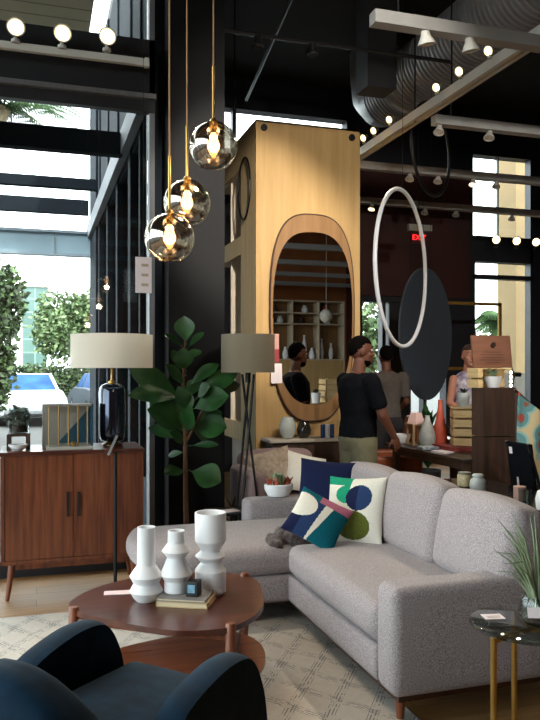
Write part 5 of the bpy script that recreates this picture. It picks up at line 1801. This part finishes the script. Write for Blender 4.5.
part('rail_panel', MB().bx(-8, XC - .06, 11.78, 11.80, 3.27, 3.58), mat('bluish_infill', '#8ea3ad', .4, var=.12, scale=1.5, stretch=(1, 1, .2)), cnp, smooth=False)
for k in range(9):
    x = -7.6 + k * .98
    part('baluster', MB().bx(x - .02, x + .02, 11.76, 11.82, 3.27, 3.58), mat('pale_steel', ''), cnp, smooth=False)
part('rail_post', MB().bx(-8, -7.9, 11.74, 11.84, -.1, 3.23), mat('pale_steel', ''), cnp, smooth=False)

tb = thing('office_building', 'pale teal glass office block standing beyond the parking trees', 'building', (-6.5, 52, -.1))
p0, p1 = at(22, 330, 52), at(47, 330, 52)
tg_, nt, out = newmat('teal_curtain_wall')
pp = nt.nodes.new('ShaderNodeBsdfPrincipled')
br = nt.nodes.new('ShaderNodeTexBrick')
br.offset = 0
br.inputs['Scale'].default_value = 1
br.inputs['Brick Width'].default_value = .8
br.inputs['Row Height'].default_value = .9
br.inputs['Mortar Size'].default_value = .05
br.inputs['Color1'].default_value = lin('#46605a')
br.inputs['Color2'].default_value = lin('#557069')
br.inputs['Mortar'].default_value = lin('#6f857e')
nt.links.new(coords(nt, (1, 1, 1), (PI / 2, 0, 0)), br.inputs['Vector'])
nt.links.new(br.outputs['Color'], pp.inputs['Base Color'])
pp.inputs['Roughness'].default_value = .3
nt.links.new(pp.outputs[0], out.inputs[0])
part('glass_wall', MB().bx(p0.x, p1.x, 52, 56, -.1, 7.0), tg_, tb, smooth=False)
part('parapet', MB().bx(p0.x - .1, p1.x + .1, 51.9, 56.1, 7.0, 7.2), cream_side, tb, smooth=False)


def tree(loc, h, cz_, r, n, size, ms, label, seed, name='tree', group='trees beyond the parked cars'):
    rg = random.Random(seed)
    t = thing(name, label, 'tree', loc, group=group)
    x, y, z = loc
    part('trunk', MB().tube([(x, y, z), (x + .05, y, z + cz_ * .5), (x, y, z + cz_)], [.11, .09, .05], n=10).tube([(x, y, z + cz_ * .6), (x + r[0] * .4, y, z + cz_ * 1.1)], [.05, .03]), bark, t)
    m_ = MB()
    for k in range(9):
        a = rg.uniform(0, 6.28)
        m_.cloud((x + r[0] * .45 * math.cos(a), y + r[1] * .45 * math.sin(a), z + cz_ + rg.uniform(-.5, .55) * r[2]), (r[0] * .6, r[1] * .6, r[2] * .5), n // 9, size, rg, shell=.3, mis=list(range(len(ms))))
    part('crown', m_, ms, t, smooth=False)
    return t


p = at(74, 400, 30)
tree((p.x, 30, -.1), 4.6, 2.75, (1.6, 1.2, 2.0), 9000, .2, [leaf_sun, leaf_pale], 'round light green tree seen through the window above the lamp shade', 1)
p = at(-9, 400, 18.5)
tree((p.x, 18.5, -.1), 4.4, 2.2, (.72, .7, 1.9), 7000, .15, [leaf_olive, leaf_sun], 'dense tall green tree at the window edge behind the white car', 2)
p = at(112, 400, 34)
tree((p.x, 34, -.1), 5, 2.9, (1.5, 1.2, 1.9), 6000, .22, [leaf_olive, leaf_pale], 'grey green tree beyond the silver car behind the window corner', 3)
p = at(500, 400, 18.5)
tree((p.x + .2, 18.5, -.1), 4, 2.1, (1.1, 1.0, 1.5), 3200, .18, [leaf_sun, leaf_pale], 'leafy green tree outside the lower far window', 4)
p = at(368, 400, 17)
tree((p.x, 17, -.1), 4, 2.0, (1.1, 1.0, 1.6), 2000, .2, [leaf_sun, leaf_pale], 'green tree glimpsed past the plywood tower through far glass', 5)
rng = random.Random(6)
hg = MB()
x0_, x1_ = at(-20, 400, 28.6).x, at(118, 400, 28.6).x
for k in range(26):
    hg.cloud((x0_ + (x1_ - x0_) * k / 25, 28.6, .75), (.35, .3, 1.0), 520, .16, rng, shell=.4, mis=[0, 1])
solo('hedge', hg, [leaf_sun, leaf_olive], 'long clipped hedge behind the parked cars', 'hedge', ((x0_ + x1_) / 2, 28.6, -.1), smooth=False)

# palm
pp_ = at(4, 108, 15.5)
pt = thing('palm_tree', 'palm whose long drooping fronds show at the top of the street window', 'tree', (pp_.x, 15.5, -.1))
part('trunk', MB().tube([(pp_.x - 1.5, 15.5, -.1), (pp_.x - 1.1, 15.5, 3.5), (pp_.x, 15.5, pp_.z)], [.2, .16, .14], n=12), mat('palm_bark', '#8a7a60', .9, var=.25, scale=14), pt)
fr = MB()
rng = random.Random(12)


def frond(mb, base, az, L, lift, drop, rg):
    pts = []
    for k in range(12):
        s_ = k / 11
        r_ = L * s_
        pts.append(Vector(base) + Vector((math.cos(az) * r_, math.sin(az) * r_, lift * s_ * 1.6 - drop * s_ * s_)))
    mb.tube(pts, [.022 - .0016 * k for k in range(12)], n=5)
    for k in range(1, 12):
        t = (pts[k] - pts[k - 1]).normalized()
        sd_ = t.cross(Vector((0, 0, 1))).normalized()
        ll = .62 * math.sin(PI * min(.97, .15 + .8 * k / 11))
        for e in (0, .33, .66):
            p_ = pts[k - 1].lerp(pts[k], e)
            for s_ in (-1, 1):
                tip = p_ + (t * .55 + sd_ * s_ * .75 + Vector((0, 0, -.55))).normalized() * ll
                q_ = t * .02
                mb.add([p_ - q_, p_ + q_, tip], [(0, 1, 2)])


for k in range(15):
    frond(fr, pp_, 2 * PI * k / 15 + .2, rng.uniform(1.7, 2.3), rng.uniform(.3, .8), rng.uniform(1.1, 2.0), rng)
part('crown', fr, [mat('palm_leaf', '#1f3318', .8, col2='#3f5730', scale=4, spec=.1)], pt, smooth=False)
p2 = at(508, 325, 15.0)
pl2 = thing('palm_tree', 'palm with feathery fronds beside the beige pillar outside the far window', 'tree', (p2.x, 15.0, -.1))
part('trunk', MB().tube([(p2.x, 15, -.1), (p2.x, 15, p2.z)], [.14, .11], n=10), mat('palm_bark', ''), pl2)
fr = MB()
for k in range(13):
    frond(fr, (p2.x, 15.0, p2.z), 2 * PI * k / 13, rng.uniform(.8, 1.15), rng.uniform(.3, .7), rng.uniform(.7, 1.2), rng)
part('crown', fr, [mat('palm_leaf', '')], pl2, smooth=False)
bpil = thing('pillar', 'tall beige stone pillar outside the far window', 'pillar', (7.9, 12.4, -.1))
pa, pb = at(516, 300, 12.2), at(540, 300, 12.2)
part('shaft', MB().bx(pa.x, pb.x, 12.2, 12.8, 1.42, 7.5), plaster, bpil, smooth=False)
part('plinth', MB().bx(pa.x - .02, pb.x + .02, 12.17, 12.83, -.1, 1.42), mat('grey_stone', '#5b564f', .9, var=.08), bpil, smooth=False)
part('capital', MB().bx(pa.x - .05, pb.x + .05, 12.1, 12.9, 7.5, 7.7), plaster, bpil, smooth=False)
bpil['kind'] = 'structure'


def car(loc, rz, paint, label, front=True, W=1.78, L=4.4):
    t = thing('car', label, 'car', loc, rz, 'parked cars')
    # local: +x = the end that faces the shop
    side = [(-2.2, .35), (-2.2, .80), (-2.05, .95), (-1.2, 1.0), (1.1, .98), (2.0, .78), (2.2, .62), (2.2, .35), (1.85, .25), (-1.85, .25)]
    b = MB()
    hw = W / 2
    ring_y = ((-hw, .92), (-hw + .05, 1.0), (hw - .05, 1.0), (hw, .92))
    vs, fs = [], []
    N = len(side)
    for (y, k) in ring_y:
        for (x, z) in side:
            vs.append((x * (k * .25 + .75), y, .55 + (z - .55) * k))
    for i in range(3):
        for j in range(N):
            fs.append((i * N + j, i * N + (j + 1) % N, (i + 1) * N + (j + 1) % N, (i + 1) * N + j))
    fs += [tuple(range(N - 1, -1, -1)), tuple(3 * N + j for j in range(N))]
    b.add(vs, fs)
    part('body', b, paint, t, local=True, angle=30)
    cab = MB()
    lo = [(-1.75, -hw + .08), (1.05, -hw + .08), (1.05, hw - .08), (-1.75, hw - .08)]
    hi = [(-1.25, -hw + .24), (.25, -hw + .24), (.25, hw - .24), (-1.25, hw - .24)]
    vs = [(x, y, .96) for x, y in lo] + [(x, y, 1.46) for x, y in hi]
    cab.add(vs, [(0, 1, 5, 4), (1, 2, 6, 5), (2, 3, 7, 6), (3, 0, 4, 7), (4, 5, 6, 7), (3, 2, 1, 0)])
    part('cabin', cab, paint, t, local=True, smooth=False)
    gm = mat('car_glass', '#12335f', .5, var=.3, scale=2, spec=.08, col2='#28527f')

    def pane4(a, b_, c_, d_, sh=.12, off=.012):
        P = [Vector(a), Vector(b_), Vector(c_), Vector(d_)]
        ce = sum(P, Vector()) / 4
        n_ = (P[1] - P[0]).cross(P[3] - P[0]).normalized()
        return MB().prism([p_ + (ce - p_) * sh + n_ * off for p_ in P], -n_ * .02)
    part('windshield', pane4(vs[1], vs[2], vs[6], vs[5]), gm, t, local=True, smooth=False)
    part('rear_window', pane4(vs[3], vs[0], vs[4], vs[7]), gm, t, local=True, smooth=False)
    for k, (a, b_, c_, d_) in enumerate(((vs[0], vs[1], vs[5], vs[4]), (vs[2], vs[3], vs[7], vs[6]))):
        A, B, Cc, D = (Vector(q_) for q_ in (a, b_, c_, d_))
        for (f0, f1) in ((.04, .46), (.50, .95)):
            part('side_window', pane4(A.lerp(B, f0), A.lerp(B, f1), D.lerp(Cc, f1), D.lerp(Cc, f0), .1), gm, t, local=True, smooth=False)
    for sx in (-1.35, 1.35):
        for sy in (-hw + .1, hw - .1):
            w_o = part('wheel', MB().cyl((sx, sy - .1, .31), (sx, sy + .1, .31), .31, n=24), mat('tyre', '#17171a', .8, var=.1), t, local=True)
            part('hub', MB().cyl((sx, sy - .11, .31), (sx, sy + .11, .31), .17, n=16), alu, w_o, local=True)
    lm = mat('headlamp', '#d7dde2', .1, var=.05, spec=.8)
    tm = mat('tail_lamp', '#b01822', .25, var=.1)
    for sy in (-.62, .62):
        part('headlamp', MB().rbox((2.13, sy, .68), (.16, .32, .13), r=.04), lm, t, local=True)
        part('tail_lamp', MB().rbox((-2.12, sy * 1.1, .82), (.2, .26, .2), r=.04), tm, t, local=True)
    part('bumper', MB().rbox((2.2, 0, .42), (.14, 1.6, .16), r=.05).rbox((-2.2, 0, .45), (.14, 1.6, .16), r=.05), mat('bumper_grey', '#77797c', .5, var=.05), t, local=True)
    part('number_plate', MB().box((-2.28, 0, .6), (.02, .34, .12)), paper, t, local=True, smooth=False)
    return t


pc_ = at(28, 400, 23.5)
car((pc_.x, 23.5, -.1), R(-85), mat('car_white', '#d0d3d6', .4, var=.02), 'white car parked outside between the window edge and the teal building')
pc_ = at(107, 400, 25.0)
car((pc_.x, 25.6, -.1), R(97), mat('car_silver', '#4a5057', .5, var=.05, spec=.2), 'silver car with red tail lamp parked behind the table lamp')

# ------------------------------------------------------------------ light, sky, camera
w = bpy.data.worlds.new('overcast_sky')
scene.world = w
w.use_nodes = True
bg = w.node_tree.nodes['Background']
bg.inputs['Color'].default_value = (.93, .97, 1.0, 1)
bg.inputs['Strength'].default_value = 4.2
sun = bpy.data.lights.new('sun', 'SUN')
sun.energy = 2.6
sun.angle = R(1.5)
sun.color = (1, .95, .86)
so = bpy.data.objects.new('sun', sun)
COL.objects.link(so)
so.rotation_euler = Vector((-.35, .55, -.85)).to_track_quat('-Z', 'Y').to_euler()


def portal(c, wd, ht, d):
    l = bpy.data.lights.new('window_portal', 'AREA')
    l.shape = 'RECTANGLE'
    l.size, l.size_y = wd, ht
    l.cycles.is_portal = True
    o = bpy.data.objects.new('window_portal', l)
    COL.objects.link(o)
    o.location = c
    o.rotation_euler = Vector(d).to_track_quat('-Z', 'Y').to_euler()


portal((-2.1, WY + .1, 1.75), 5.8, 3.3, (0, -1, 0))
portal((-2.1, WY + .1, 4.75), 5.8, 1.5, (0, -1, 0))
portal((-5.02, .7, 2.6), 9.2, 4.6, (1, 0, 0))
portal((7.35, FY + .12, 2.7), 1.1, 4.5, (0, -1, 0))
portal((5.5, FY + .12, 1.27), 1.5, 2.5, (0, -1, 0))

cam = bpy.data.cameras.new('camera')
cam.sensor_width = 36
cam.lens = F_PX / 720 * 36
cam.shift_y = (HZ - 360) / 720
cam.clip_start = .05
cam.clip_end = 300
co = bpy.data.objects.new('camera', cam)
COL.objects.link(co)
co.location = (0, 0, EYE)
co.rotation_euler = (PI / 2, 0, -YAW)
scene.camera = co
vs_ = scene.view_settings
vs_.view_transform = 'Standard'
vs_.look = 'None'
vs_.gamma = 1
vs_.use_curve_mapping = False
vs_.exposure = 1.2
scene.cycles.use_denoising = True
scene.cycles.max_bounces = 12
scene.cycles.diffuse_bounces = 5
scene.cycles.glossy_bounces = 5
scene.cycles.transparent_max_bounces = 24
scene.cycles.caustics_reflective = False
scene.cycles.caustics_refractive = False
scene.cycles.sample_clamp_indirect = 6
